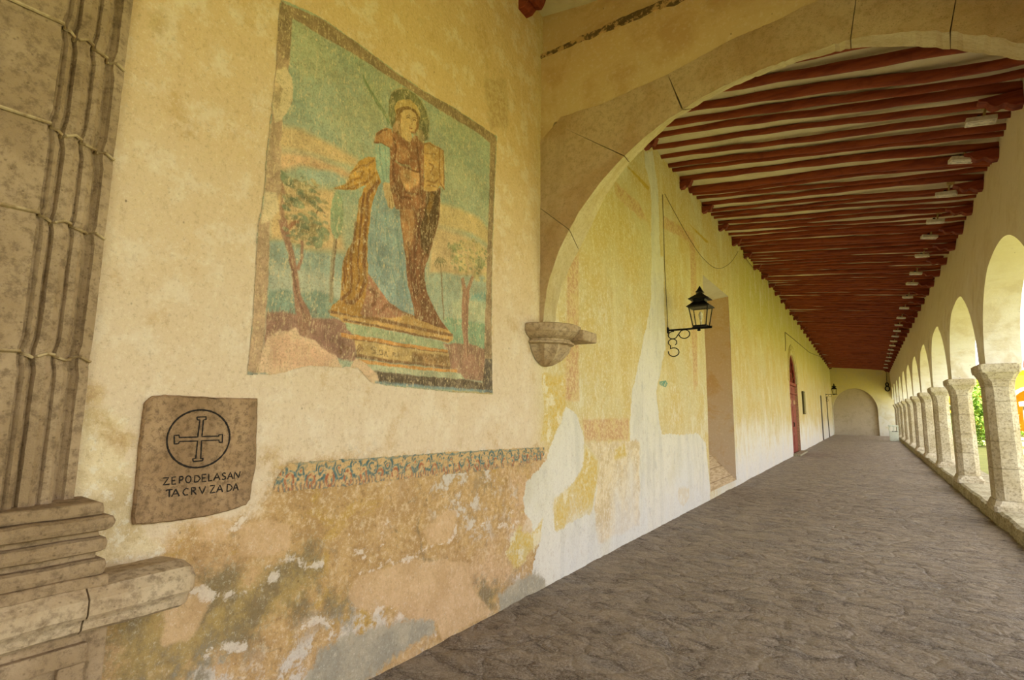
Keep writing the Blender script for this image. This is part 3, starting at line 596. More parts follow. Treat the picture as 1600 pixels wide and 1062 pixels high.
# ================================================================== PORTAL PILASTER at the left edge
portal = empty('stone_portal', (XL, .3, 0)); tag(portal, 'weathered carved stone doorway pilaster with moulded pedestal at the left edge', 'pilaster')
prof = [(.80, -2.60), (.80, -2.54), (.768, -2.535), (.762, -2.55), (.748, -2.562), (.735, -2.55), (.73, -2.53), (.722, -2.50), (.705, -2.485), (.688, -2.49), (.680, -2.505), (.672, -2.505), (.668, -2.478), (.645, -2.462), (.622, -2.468), (.614, -2.488), (.604, -2.488), (.600, -2.452), (.585, -2.44), (.575, -2.455), (.568, -2.455), (.562, -2.43), (.20, -2.43), (.19, -2.45), (-.6, -2.45), (-.6, -2.60)]
zs = list(np.arange(1.2, 5.70, .04)); cuts = [1.78, 2.28, 2.62, 3.02, 3.62, 4.3, 5.0]
V = []; F = []; n = len(prof)
for z in zs:
    c = min(abs(z - q) for q in cuts); g = .006 if c < .021 else 0
    for i, (y, x) in enumerate(prof):
        j = .0035 * fbm(np.array([z * 9 + i * 3.1]), np.array([i * 1.7]), 5, 3)[0]
        V.append((max(x + j - (g if x > -2.58 else 0), -2.6), y + j * .6 - (g if i < 22 and i > 1 else 0), z))
for a in range(len(zs) - 1):
    for i in range(n - 1): q = a * n + i; F.append((q, q + n, q + n + 1, q + 1))
under(mesh('moulded_jamb', V, F, M_STONE_DK), portal)
t = NT('lime_joint', .95, .1); tp = t.pos(); M_JOINT = t.out(t.mix(t.mr(t.noise(20, tp, 5), .4, .6), (184, 164, 126), (150, 128, 92)))
for z in cuts[:5]:
    bm = bmesh.new(); pts = [Vector((x + .002, y + .001, z + .01 * math.sin(y * 60))) for y, x in prof[1:23]]
    tube(bm, pts, .006, 5); under(bmobj('mortar_joint', bm, M_JOINT), portal)
bm = bmesh.new()
for (z0, z1, y1, x1, b) in [(1.205, 1.25, .845, -2.375, .012), (1.150, 1.205, .875, -2.335, .024), (1.125, 1.152, .842, -2.385, .006), (1.075, 1.128, .862, -2.35, .02), (1.05, 1.078, .838, -2.39, .005), (.995, 1.052, .865, -2.345, .022), (.955, 1.0, .872, -2.34, .008)]:
    box(bm, -2.6, x1, -.6, y1, z0, z1, b)
bmesh.ops.subdivide_edges(bm, edges=[e for e in bm.edges if e.calc_length() > .3], cuts=24, use_grid_fill=True)
for v in bm.verts: 
    j = fbm(np.array([v.co.y * 11.]), np.array([v.co.z * 30.]), 12, 3)[0]; v.co.x += .008 * j; v.co.z += .006 * j
    if v.co.z > 1.14 and v.co.y > .74: v.co.y += .018 * fbm(np.array([v.co.z * 40.]), np.array([v.co.x * 22.]), 6, 3)[0]
under(bmobj('moulded_base', bm, M_STONE_DK), portal)
for (ya, yb) in ((-.6, .80), (.806, 1.185)):
    bm = bmesh.new(); L = [(-2.6, .958), (-2.42, .975), (-2.335, .962), (-2.30, .93), (-2.298, .88), (-2.31, .865), (-2.335, .86), (-2.345, .84), (-2.35, .815), (-2.375, .80), (-2.6, .80)]
    ny = 24; rows = []
    for k in range(ny + 1):
        y = ya + (yb - ya) * k / ny; row = []
        for (x, z) in L:
            ta = 1
            if yb > 1 and k > ny - 4: ta = [1, .94, .8, .55][k - ny + 3] 
            j = .010 * fbm(np.array([y * 7.]), np.array([z * 20 + x * 9]), 2, 4)[0]
            row.append(bm.verts.new((-2.6 + (x + 2.6) * (1 - (1 - ta) * .5) + j, y, .88 + (z - .88) * (1 - (1 - ta) * .6) + j)))
        rows.append(row)
    for k in range(ny):
        for i in range(len(L) - 1): bm.faces.new((rows[k][i], rows[k + 1][i], rows[k + 1][i + 1], rows[k][i + 1]))
    bm.faces.new(rows[0][::-1]); bm.faces.new(rows[-1]); under(bmobj('pedestal_cap', bm, M_STONE), portal)
bm = bmesh.new(); box(bm, -2.6, -2.40, -.6, .905, 0, .80, .006)
box(bm, -2.41, -2.375, -.5, .84, .70, .765, .006); box(bm, -2.41, -2.375, .76, .84, .05, .70, .006); under(bmobj('pedestal', bm, M_STONE_DK), portal)

# ================================================================== CARVED PLAQUE
PO = (190, 600, 4.426)
pl = WL([(205, 84), (290, 74), (400, 78), (640, 92), (925, 100), (920, 300), (912, 560), (885, 690), (872, 790), (845, 830), (740, 868), (600, 905), (400, 938), (240, 955), (120, 968), (66, 966), (62, 900), (85, 700), (108, 450), (130, 250), (150, 130), (180, 98)], PO)
plaque = empty('stone_plaque', (XL, float(pl[:, 0].mean()), float(pl[:, 1].min()))); tag(plaque, 'square brown stone plaque carved with a circled cross and two lines of letters', 'plaque')
bm = bmesh.new(); fine = []
for (a, b) in zip(pl, np.roll(pl, -1, 0)):
    for k in range(5): p = a + (b - a) * k / 5; fine.append(p + .003 * (RNG.rand(2) - .5))
XP = XL + .03
cy_, cz_ = np.mean(fine, 0)
rb = [bm.verts.new((XL - .01, y, z)) for y, z in fine]; rm = [bm.verts.new((XP - .010, y, z)) for y, z in fine]; rf = [bm.verts.new((XP, cy_ + (y - cy_) * .975, cz_ + (z - cz_) * .975)) for y, z in fine]
for k in range(len(fine)):
    q = (k + 1) % len(fine); bm.faces.new((rb[k], rb[q], rm[q], rm[k])); bm.faces.new((rm[k], rm[q], rf[q], rf[k]))
bm.faces.new(rf); bm.faces.new(rb[::-1]); bmesh.ops.triangulate(bm, faces=[f for f in bm.faces if len(f.verts) > 4])
under(bmobj('slab', bm, M_PLAQUE), plaque)
def pw(u, v): p = onX(PO[0] + u / PO[2], PO[1] + v / PO[2], XP + .0005); return p
def strokes(name, lines, r):
    bm = bmesh.new()
    for ln in lines:
        pts = []
        for a, b in zip(ln[:-1], ln[1:]):
            m = max(2, int(math.dist(a, b) / 14))
            pts += [(a[0] + (b[0] - a[0]) * k / m, a[1] + (b[1] - a[1]) * k / m) for k in range(m)]
        pts.append(ln[-1])
        tube(bm, [pw(*p) for p in pts], [r * random.uniform(.75, 1.15) for _ in pts], 6)
    for v in bm.verts: v.co.x = XP + .0012 + (v.co.x - XP) * .5
    return under(bmobj(name, bm, M_DARK), plaque)
ell = [(530 + 217 * math.cos(a) + 6 * math.sin(a) * -1, 377 + 199 * math.sin(a) - 12 * math.cos(a)) for a in np.linspace(0, 2 * math.pi, 73)]
strokes('carved_ring', [ell], .0042)
strokes('carved_cross', [[(520, 228), (583, 225), (583, 245), (565, 248), (555, 362), (672, 359), (672, 350), (697, 348), (696, 402), (675, 402), (672, 386), (553, 391), (546, 514), (562, 512), (560, 528), (495, 535), (492, 516), (512, 513), (525, 393), (400, 396), (392, 412), (365, 413), (363, 355), (396, 352), (400, 369), (526, 365), (541, 248), (523, 246), (520, 228)]], .0034)
FONT = {'Z': [[(0, 1), (.9, 1), (0, 0), (1, .05)]], 'E': [[(.9, 1), (0, 1), (0, 0), (.9, 0)], [(0, .5), (.7, .5)]], 'P': [[(0, 0), (0, 1), (.7, .98), (.85, .75), (.6, .5), (0, .48)]],
        'O': [[(.5 + .5 * math.cos(a), .5 + .5 * math.sin(a)) for a in np.linspace(0, 2 * math.pi, 13)]], 'D': [[(0, 0), (.1, 1), (.7, .85), (1, .45), (.6, .05), (0, 0)]], 'L': [[(0, 1), (0, 0), (.9, .05)]],
        'A': [[(0, 0), (.55, 1), (1, 0)], [(.2, .35), (.85, .38)]], 'S': [[(.9, .85), (.5, 1), (.1, .8), (.3, .55), (.8, .4), (.85, .15), (.4, 0), (0, .12)]], 'N': [[(0, 0), (.15, 1), (.75, .1), (1, 1)]],
        'T': [[(0, .85), (.15, 1), (1, 1)], [(.55, 1), (.5, 0)]], 'C': [[(1, .85), (.6, 1), (.15, .75), (0, .4), (.3, .05), (.9, .08)]], 'R': [[(0, 0), (0, 1), (.75, .95), (.8, .65), (0, .5)], [(.35, .5), (1, 0)]], 'V': [[(0, 1), (.5, 0), (1, 1)]]}
def letters(seq, x0, yb0, slope, h):
    out = []
    for ch, xa, xb in seq:
        for ln in FONT[ch]:
            out.append([(xa + (xb - xa) * a, yb0 - slope * (xa + (xb - xa) * a - x0) - h * b) for a, b in ln])
    return out
strokes('inscription', letters([('Z', 288, 330), ('E', 348, 378), ('P', 400, 430), ('O', 443, 480), ('D', 503, 543), ('E', 556, 588), ('L', 602, 628), ('A', 636, 680), ('S', 693, 722), ('A', 732, 768), ('N', 776, 820)], 285, 697, .088, 48)
        + letters([('T', 305, 352), ('A', 345, 398), ('C', 424, 462), ('R', 484, 516), ('V', 536, 580), ('Z', 612, 648), ('A', 656, 698), ('D', 728, 764), ('A', 770, 806)], 300, 783, .098, 50), .0030)

# ================================================================== MURAL
def paint_mesh(name, outline, dy, dz, painter, m, off=.004):
    y0, z0 = outline.min(0); y1, z1 = outline.max(0); ys = np.arange(y0, y1 + dy, dy); zs = np.arange(z0, z1 + dz, dz)
    Y, Z = np.meshgrid(ys, zs, indexing='ij'); X = wx(Y, Z) + off
    d = sdf(Y, Z, outline) + .006 * fbm(Y * 25, Z * 25, 41, 3)
    col, keep = painter(Y, Z)
    n, k = Y.shape; inside = d > 0
    a = (np.arange(n - 1)[:, None] * k + np.arange(k - 1)[None])
    ok = inside[:-1, :-1] & inside[1:, :-1] & inside[1:, 1:] & inside[:-1, 1:]; a = a[ok]
    F = np.stack([a, a + k, a + k + 1, a + 1], -1)
    used, inv = np.unique(F, return_inverse=True); F = inv.reshape(F.shape)
    V = np.stack([X, Y, Z], -1).reshape(-1, 3)[used]; C = col.reshape(-1, 3)[used]; K = keep.ravel()[used]
    me = bpy.data.meshes.new(name); me.vertices.add(len(V)); me.vertices.foreach_set('co', V.ravel().astype(np.float32))
    me.loops.add(F.size); me.loops.foreach_set('vertex_index', F.ravel().astype(np.int32)); me.polygons.add(len(F))
    me.polygons.foreach_set('loop_start', (np.arange(len(F)) * 4).astype(np.int32)); me.polygons.foreach_set('loop_total', np.full(len(F), 4, np.int32)); me.polygons.foreach_set('use_smooth', np.ones(len(F), bool)); me.update(); me.validate()
    at = me.attributes.new('paint', 'FLOAT_COLOR', 'POINT'); arr = np.ones((len(V), 4), np.float32)
    c = C / 255.; arr[:, :3] = np.where(c <= .04045, c / 12.92, ((c + .055) / 1.055) ** 2.4); at.data.foreach_set('color', arr.ravel())
    at = me.attributes.new('keep', 'FLOAT_COLOR', 'POINT'); arr = np.ones((len(V), 4), np.float32); arr[:, :3] = K[:, None]; at.data.foreach_set('color', arr.ravel())
    return obj(name, me, None, m)
A_, B_, C_, D_, E_, G_ = (400, 0, 3.54), (520, 120, 5.31), (500, 280, 4.427), (380, 260, 2.95), (500, 470, 5.714), (640, 160, 3.125)
def mural_paint(Y, Z):
    wy = Y + .007 * fbm(Y * 20, Z * 20, 50, 3); wz = Z + .007 * fbm(Y * 20, Z * 20, 60, 3)
    col = np.zeros(Y.shape + (3,)); keep = np.ones(Y.shape)
    f1 = fbm(Y * 3, Z * 3, 70, 5); f2 = fbm(Y * 14, Z * 14, 71, 4); f3 = fbm(Y * 45, Z * 9, 72, 3)
    def lay(mask, c, var=.10, nz=None):
        nonlocal col
        c = np.array(c, float); sh = (1 + var * (f2 if nz is None else nz))[..., None]; col = col * (1 - mask[..., None]) + (c * sh) * mask[..., None]
    def P(pts, o, c, soft=.006, var=.12, op=1.):
        s = sdf(wy, wz, WL(pts, o)); m = sstep(s, -soft, soft) * op; lay(m, c, var); return m
    def Ln(pts, o, c, wd=.006, op=.85):
        s = sdl(wy, wz, WL(pts, o)); lay(sstep(-s, -wd * 1.6, -wd * .5) * op * (.7 + .3 * np.clip(f2 + .5, 0, 1)), c)
    col[:] = (156, 170, 144); lay(sstep(f1, -.2, .3) * .6, (170, 174, 134)); lay(sstep(fbm(Y * 2, Z * 5, 73, 4), .0, .4) * .5, (132, 160, 136))
    # clouds in peach, blue gaps
    P([(130, 690), (260, 720), (420, 800), (560, 880), (560, 930), (420, 890), (300, 850), (120, 820)], A_, (206, 172, 122), .03)
    P([(120, 830), (300, 860), (520, 950), (560, 1000), (400, 960), (240, 920), (120, 950)], A_, (208, 164, 120), .03)
    P([(260, 930), (420, 950), (480, 990), (460, 1040), (330, 1010), (260, 970)], A_, (154, 172, 150), .02)
    P([(110, 30), (200, 60), (330, 100), (420, 110), (430, 240), (470, 390), (300, 380), (220, 350), (120, 340)], D_, (210, 172, 118), .03)
    P([(140, 490), (240, 520), (330, 560), (400, 640), (400, 700), (300, 640), (130, 600)], G_, (206, 176, 118), .03); P([(130, 600), (240, 640), (400, 720), (400, 850), (90, 850), (100, 700)], G_, (204, 170, 120), .04)
    # distant hills and water
    P([(118, 350), (180, 345), (240, 380), (330, 400), (480, 410), (480, 620), (110, 600)], D_, (146, 166, 148), .015)
    P([(120, 440), (240, 470), (400, 500), (460, 560), (460, 620), (120, 590)], D_, (176, 182, 158), .03)
    P([(108, 575), (200, 570), (260, 590), (330, 570), (400, 590), (460, 640), (440, 700), (105, 690)], D_, (124, 150, 130), .015)
    P([(85, 835), (160, 830), (240, 845), (400, 850), (400, 1100), (110, 1100)], G_, (160, 174, 148), .02); P([(280, 960), (330, 930), (400, 920), (400, 1010), (300, 1000)], G_, (124, 166, 150), .02)
    P([(1100, 140), (1190, 150), (1280, 170), (1480, 205), (1490, 440), (1200, 400), (1120, 330)], E_, (132, 166, 128), .012)
    P([(1180, 10), (1270, -20), (1480, 10), (1480, 200), (1300, 170), (1190, 150)], E_, (176, 184, 146), .02)
    # earth
    P([(105, 672), (180, 668), (260, 690), (330, 700), (420, 700), (470, 720), (520, 760), (520, 900), (430, 880), (90, 830)], D_, (152, 108, 92), .01, .25)
    P([(1100, 375), (1150, 385), (1200, 372), (1260, 385), (1330, 380), (1400, 400), (1490, 440), (1490, 720), (1290, 700), (1165, 600), (1140, 450)], E_, (158, 114, 92), .01, .25)
    for k in range(26): x = 110 + k * 9; Ln([(x, 690), (x + random.uniform(-6, 6), 690 - random.uniform(15, 45))], D_, (140, 100, 82), .002, .6)
    # left tree
    tr = (158, 112, 90)
    P([(160, 250), (196, 235), (215, 330), (240, 430), (262, 590), (300, 660), (315, 700), (285, 790), (255, 760), (235, 640), (222, 500), (205, 400), (180, 320)], D_, tr); P([(262, 340), (278, 342), (276, 420), (255, 480), (240, 470), (262, 420)], D_, tr)
    Ln([(200, 290), (225, 265), (250, 255)], D_, (140, 70, 50), .01); Ln([(165, 60), (185, 130), (175, 200), (180, 250)], D_, (150, 108, 84), .012); Ln([(215, 430), (250, 600), (280, 700)], D_, (96, 64, 56), .006, .6); Ln([(330, 215), (350, 190), (372, 215)], D_, (90, 62, 44), .004)
    for (x, y, r) in [(270, 110, 36), (300, 150, 30), (320, 170, 18), (200, 70, 26), (170, 40, 22), (330, 270, 42), (365, 310, 28), (300, 310, 34), (250, 170, 22), (340, 350, 22), (280, 260, 26), (210, 150, 18), (375, 330, 16)]:
        c = WL([(x, y)], D_)[0]; rr = r / 2.95 * .0045; d = np.hypot(wy - c[0], (wz - c[1]) * 1.2) + rr * .55 * fbm(Y * 22, Z * 22, x, 3); lay(sstep(-d, -rr * 1.15, -rr * .8) * .8, (120, 140, 104) if x % 3 else (166, 148, 98), .35)
    for k in range(120):
        a = RNG.rand() * 6.28; q = RNG.rand() ** .5; x, y = 285 + 105 * q * math.cos(a), 215 + 165 * q * math.sin(a); c = WL([(x, y)], D_)[0]; rr = .016 + .014 * RNG.rand()
        d = np.hypot((wy - c[0]) * 1.1, (wz - c[1]) * 1.9) + rr * .5 * fbm(Y * 40, Z * 40, k, 2); lay(sstep(-d, -rr, -rr * .6) * .7, [(122, 138, 104), (138, 128, 84), (104, 118, 88), (176, 150, 98)][k % 4], .3)
    # cypress
    Ln([(102, 405), (92, 520), (82, 640), (74, 840)], C_, (150, 130, 96), .013); Ln([(110, 405), (98, 560), (86, 700)], C_, (112, 84, 62), .005)
    P([(125, 78), (140, 110), (155, 170), (162, 240), (158, 310), (145, 370), (118, 412), (98, 410), (80, 370), (68, 310), (70, 220), (85, 140), (105, 100)], C_, (140, 160, 118), .006, .2)
    # palm and right tree
    Ln([(832, 590), (842, 740), (850, 860), (856, 970)], C_, (134, 108, 78), .007)
    for k in range(12): a = k / 12 * 2 * math.pi; Ln([(832, 575), (832 + 26 * math.cos(a), 562 + 22 * math.sin(a)), (832 + 42 * math.cos(a), 585 + 26 * math.sin(a))], C_, (120, 116, 78), .004, .8)
    P([(258, 1060), (262, 960), (250, 860), (262, 850), (278, 910), (300, 850), (318, 840), (292, 920), (288, 1000), (290, 1090), (258, 1090)], G_, (168, 120, 92)); P([(1268, -60), (1318, -60), (1322, 200), (1328, 420), (1318, 520), (1290, 420), (1270, 250)], E_, (166, 118, 92))
    Ln([(1310, -40), (1316, 200), (1318, 500)], E_, (116, 84, 66), .005)
    for (x, y, r) in [(215, 715, 26), (250, 700, 22), (330, 710, 26), (300, 760, 34), (345, 790, 28), (225, 760, 22), (260, 800, 26), (370, 850, 24), (330, 840, 26), (290, 690, 16)]:
        c = WL([(x, y)], G_)[0]; rr = r * .0021; d = np.hypot(wy - c[0], (wz - c[1]) * 1.2) + rr * .9 * fbm(Y * 26, Z * 26, x, 3); lay(sstep(-d, -rr * 1.2, -rr * .7) * .75, (126, 138, 90) if (x // 5) % 2 else (190, 168, 108), .35)
    for k in range(110):
        a = RNG.rand() * 6.28; q = RNG.rand() ** .5; x, y = 292 + 92 * q * math.cos(a), 755 + 95 * q * math.sin(a); c = WL([(x, y)], G_)[0]; rr = .014 + .012 * RNG.rand()
        d = np.hypot((wy - c[0]) * 1.1, (wz - c[1]) * 1.9) + rr * .5 * fbm(Y * 40, Z * 40, k, 2); lay(sstep(-d, -rr, -rr * .6) * .7, [(134, 142, 94), (188, 166, 104), (110, 124, 84), (198, 176, 120)][k % 4], .3)
    # pedestal of the figure
    gold, dk, grn, org = (204, 154, 82), (108, 66, 44), (160, 174, 128), (212, 144, 70)
    P([(85, 80), (560, 120), (1000, 100), (1185, 300), (1188, 345), (1150, 372), (640, 262), (200, 190), (150, 150), (90, 132)], E_, gold, .004, .16)
    for a, b in [([(85, 92), (350, 132), (640, 190), (900, 250), (1180, 305)], .011), ([(210, 168), (470, 216), (640, 250), (900, 312), (1150, 352)], .007)]: Ln(a, E_, dk, b, .8)
    P([(230, 195), (640, 275), (1100, 372), (1100, 440), (640, 350), (290, 290), (240, 250)], E_, grn, .004, .2)
    P([(190, 285), (330, 300), (640, 362), (1140, 440), (1140, 468), (640, 400), (190, 322)], E_, org, .003, .2); Ln([(300, 340), (560, 388), (900, 440), (1130, 462)], E_, dk, .006, .7)
    P([(310, 345), (640, 405), (1150, 470), (1162, 600), (640, 545), (330, 490)], E_, (206, 168, 102), .004, .16)
    P([(820, 460), (900, 460), (1150, 490), (1155, 580), (1050, 575), (820, 540)], E_, (176, 132, 78), .012, .5)
    for x, y in [(860, 490), (900, 510), (945, 500), (990, 530), (1040, 520), (1085, 545), (1120, 520), (350, 400), (340, 440), (375, 430), (200, 400), (240, 420), (180, 450)]: Ln([(x - 14, y + 10), (x, y - 14), (x + 16, y + 4), (x + 4, y + 20)], E_, (122, 82, 50), .005, .7)
    Ln([(330, 488), (640, 540), (900, 566), (1160, 596)], E_, dk, .010, .8); P([(335, 512), (640, 560), (900, 590), (1220, 612), (1222, 640), (900, 618), (640, 588), (345, 552)], E_, org, .003, .2)
    # half-worn letters S. BAR RA on the pedestal
    for L in ([(505, 422), (478, 412), (462, 430), (490, 445), (500, 465), (472, 472)], [(515, 478), (519, 480)], [(530, 482), (528, 440), (556, 446), (548, 460), (562, 478), (532, 484)], [(575, 486), (588, 450), (604, 488)], [(645, 498), (650, 462), (674, 470), (655, 480), (676, 498)], [(688, 500), (698, 472), (712, 502)]): Ln(L, E_, (110, 84, 52), .0035, .8)
    P([(345, 555), (640, 590), (900, 625), (1250, 645), (1290, 700), (900, 670), (640, 640), (400, 615)], E_, (172, 176, 138), .008, .2)
    P([(400, 612), (560, 635), (900, 672), (1290, 700), (1450, 735), (1478, 520), (1528, 512), (1530, 800), (1100, 770), (600, 738), (470, 712)], E_, (96, 82, 68), .006, .4)
    P([(380, 600), (500, 640), (500, 715), (400, 690)], E_, (186, 172, 132), .02, .1)
    # purple crayon-like drape edge and lost plaster on the left
    P([(85, 840), (110, 790), (160, 755), (205, 760), (240, 742), (262, 780), (330, 800), (360, 840), (430, 870), (470, 960), (520, 880), (560, 900), (620, 960), (640, 1100), (0, 1100), (0, 960)], D_, (222, 184, 146), .006, .05)
    P([(110, 790), (200, 770), (330, 830), (420, 870), (400, 930), (130, 930)], D_, (220, 172, 136), .03, .05)
    # the robed figure: flying cloth, cloak, blue tunic
    P([(0, 925), (100, 895), (130, 830), (165, 770), (215, 700), (290, 665), (345, 668), (352, 760), (402, 872), (330, 905), (240, 912), (180, 938), (90, 945), (40, 935)], B_, (196, 142, 58), .003, .2)
    for L in ([(100, 910), (160, 860), (230, 840), (250, 790), (200, 790)], [(150, 800), (230, 740), (290, 730), (330, 690)], [(120, 930), (200, 900), (290, 870), (340, 800)], [(260, 900), (300, 830), (300, 770)], [(20, 930), (100, 935), (190, 920)]): Ln(L, B_, (140, 88, 30), .006, .75)
    m = P([(412, 0), (360, 20), (300, 70), (270, 130), (258, 230), (240, 350), (228, 435), (185, 500), (160, 570), (150, 680), (140, 830), (90, 868), (70, 905), (170, 930), (285, 950), (340, 940), (480, 860), (335, 655), (325, 560), (332, 400), (350, 210), (385, 90), (430, 10)], C_, (178, 124, 50), .003, .2)
    for L, wd in (([(400, 20), (330, 110), (320, 230), (310, 380), (305, 560), (310, 700), (285, 790), (230, 850), (180, 850)], .013), ([(300, 100), (285, 240), (275, 400)], .008), ([(245, 300), (235, 420), (215, 520), (215, 700), (215, 770), (150, 830)], .010), ([(165, 570), (170, 680), (155, 760)], .007), ([(270, 420), (262, 560), (268, 700), (250, 760)], .006), ([(190, 500), (180, 600), (190, 700)], .005)): Ln(L, C_, (112, 62, 32), wd, .8)
    P([(330, 655), (400, 740), (480, 850), (600, 940), (500, 960), (300, 950), (280, 930), (320, 800)], C_, (168, 112, 82), .006, .2); Ln([(350, 760), (390, 790), (380, 860), (340, 880)], C_, (110, 66, 44), .012, .7); Ln([(400, 930), (470, 870), (560, 900), (640, 950)], C_, (120, 72, 48), .012, .7)
    P([(470, 0), (600, -40), (720, 0), (745, 80), (830, 60), (826, 160), (822, 260), (790, 400), (760, 500), (722, 620), (722, 700), (745, 800), (800, 920), (885, 1045), (760, 1000), (655, 962), (625, 800), (600, 700), (580, 520), (565, 350), (540, 180), (490, 60)], C_, (136, 84, 54), .003, .25)
    P([(735, 100), (820, 80), (818, 240), (785, 400), (745, 520), (700, 480), (690, 330), (720, 250)], C_, (84, 56, 32), .012, .3); P([(545, 170), (640, 200), (655, 300), (640, 420), (610, 560), (585, 480), (570, 340)], C_, (176, 120, 72), .012, .2); P([(760, 90), (790, 110), (770, 200), (745, 300), (735, 200)], C_, (134, 92, 38), .01, .2)
    for L, wd in (([(500, 80), (600, 190), (680, 160)], .010), ([(690, 100), (690, 300), (660, 480), (650, 640), (670, 800)], .012), ([(610, 440), (625, 600), (650, 800)], .009), ([(740, 460), (690, 600), (700, 780)], .007), ([(560, 130), (620, 110), (660, 60)], .008)): Ln(L, C_, (92, 48, 30), wd, .7)
    m = P([(425, 20), (400, 50), (378, 110), (350, 210), (340, 330), (332, 420), (326, 560), (333, 655), (400, 742), (470, 840), (560, 905), (620, 935), (655, 945), (640, 860), (618, 780), (600, 700), (592, 560), (575, 420), (562, 350), (540, 190), (500, 110), (480, 50)], C_, (134, 158, 150), .003, .2)
    for L, wd in (([(400, 120), (385, 300), (390, 500), (430, 650)], .006), ([(450, 230), (470, 450), (500, 650), (560, 850)], .006), ([(520, 200), (535, 400), (560, 600), (610, 850)], .007), ([(350, 400), (360, 560), (420, 700), (500, 820)], .005)): Ln(L, C_, (96, 134, 124), wd, .65)
    # bodice, sleeves, book, arm
    P([(330, 545), (345, 490), (385, 440), (420, 425), (480, 435), (500, 560), (475, 600), (440, 585), (380, 555)], B_, (188, 128, 76), .003, .3); Ln([(340, 545), (400, 555), (460, 590)], B_, (110, 60, 34), .006); Ln([(360, 490), (400, 440), (440, 440)], B_, (110, 64, 36), .005)
    P([(490, 420), (540, 430), (580, 505), (630, 552), (665, 480), (700, 500), (750, 545), (748, 700), (742, 860), (765, 960), (758, 1080), (700, 1100), (520, 1100), (478, 960), (462, 860), (466, 600), (485, 560)], B_, (148, 92, 58), .003, .35)
    P([(560, 780), (660, 760), (730, 800), (700, 900), (620, 950), (540, 880)], B_, (190, 136, 84), .012, .35); P([(520, 560), (600, 590), (640, 660), (580, 700), (500, 650)], B_, (184, 122, 76), .012, .3)
    for L, wd in (([(490, 700), (500, 850), (560, 1000), (650, 1010)], .010), ([(500, 690), (580, 740), (650, 780), (720, 790)], .007), ([(690, 560), (700, 700), (720, 860), (740, 1050)], .009), ([(540, 830), (600, 960), (700, 980)], .006), ([(500, 520), (520, 600), (500, 680)], .008), ([(490, 900), (560, 1040)], .006)): Ln(L, B_, (98, 52, 32), wd, .75)
    Ln([(510, 700), (560, 735), (620, 740), (640, 770)], B_, (140, 140, 100), .006, .8)
    P([(750, 555), (800, 545), (880, 590), (915, 615), (915, 700), (913, 860), (918, 935), (880, 905), (860, 940), (800, 955), (750, 940), (745, 700)], B_, (208, 156, 82), .003, .2)
    for L in ([(880, 600), (875, 740), (880, 880), (918, 935)], [(910, 615), (913, 900)], [(760, 640), (840, 640)], [(790, 720), (830, 740), (800, 800), (830, 820)], [(770, 860), (830, 880), (860, 860)], [(750, 560), (800, 560), (890, 600)], [(780, 900), (850, 910)]): Ln(L, B_, (136, 82, 42), .006, .7)
    P([(345, 560), (400, 555), (468, 592), (466, 700), (468, 875), (402, 882), (372, 790), (350, 690)], B_, (146, 176, 152), .003, .16); Ln([(380, 570), (385, 680), (420, 860)], B_, (92, 132, 120), .006, .6); Ln([(430, 600), (440, 850)], B_, (104, 140, 124), .004, .6)
    P([(410, 885), (465, 880), (480, 940), (500, 1060), (470, 1062), (430, 1000)], B_, (208, 168, 114), .003, .1); P([(440, 20), (478, 40), (500, 120), (514, 195), (495, 210), (470, 190), (455, 120)], C_, (206, 168, 112), .003, .1); Ln([(475, 120), (482, 200)], C_, (140, 96, 60), .003); Ln([(490, 120), (500, 195)], C_, (140, 96, 60), .003)
    # halo, hair, face
    P([(462, 205), (480, 150), (515, 118), (560, 102), (620, 112), (680, 150), (730, 210), (770, 290), (792, 380), (785, 460), (775, 530), (740, 540), (700, 490), (560, 440), (480, 420), (458, 330)], B_, (112, 112, 74), .003, .3)
    for k in range(11): a = math.radians(-150 + k * 22); Ln([(622 + 90 * math.cos(a), 350 + 110 * math.sin(a)), (622 + 150 * math.cos(a), 330 + 200 * math.sin(a))], B_, (168, 152, 92), .004, .6)
    P([(505, 250), (530, 205), (580, 185), (640, 195), (690, 240), (720, 300), (715, 340), (660, 290), (600, 262), (560, 290), (540, 340), (520, 330)], B_, (202, 164, 92), .003, .2)
    P([(520, 280), (560, 250), (620, 245), (680, 280), (712, 340), (705, 440), (672, 480), (640, 440), (560, 420), (545, 500), (500, 440), (510, 380)], B_, (134, 94, 50), .003, .2)
    P([(556, 310), (590, 275), (640, 275), (680, 310), (696, 360), (690, 420), (668, 462), (640, 455), (650, 520), (635, 545), (600, 535), (565, 500), (545, 460), (548, 380)], B_, (214, 172, 108), .003, .06)
    lips = (150, 84, 54)
    for L, wd, c in (([(608, 345), (622, 338), (636, 346)], .0035, (92, 66, 40)), ([(662, 362), (674, 358), (684, 366)], .0035, (92, 66, 40)), ([(604, 330), (622, 322), (640, 330)], .0025, (110, 76, 44)), ([(658, 346), (676, 344), (690, 352)], .0025, (110, 76, 44)), ([(652, 350), (655, 385), (645, 398), (655, 402)], .0028, (158, 112, 66)), ([(632, 424), (642, 430), (655, 432)], .0035, lips), ([(690, 380), (690, 425), (668, 462), (640, 456)], .004, (150, 90, 56)), ([(560, 320), (550, 400), (560, 470)], .004, (140, 96, 56)), ([(575, 505), (605, 540), (640, 545)], .004, (140, 90, 54))): Ln(L, B_, c, wd, .85)
    Ln([(480, 140), (520, 108), (570, 96), (640, 110), (710, 165), (760, 240), (795, 350), (798, 440), (780, 540)], B_, (170, 130, 72), .003, .7)
    P([(495, 400), (530, 360), (540, 440), (510, 470), (490, 450)], B_, (184, 140, 96), .006, .3); P([(690, 450), (730, 440), (760, 500), (745, 560), (700, 520)], B_, (168, 144, 100), .008, .3)
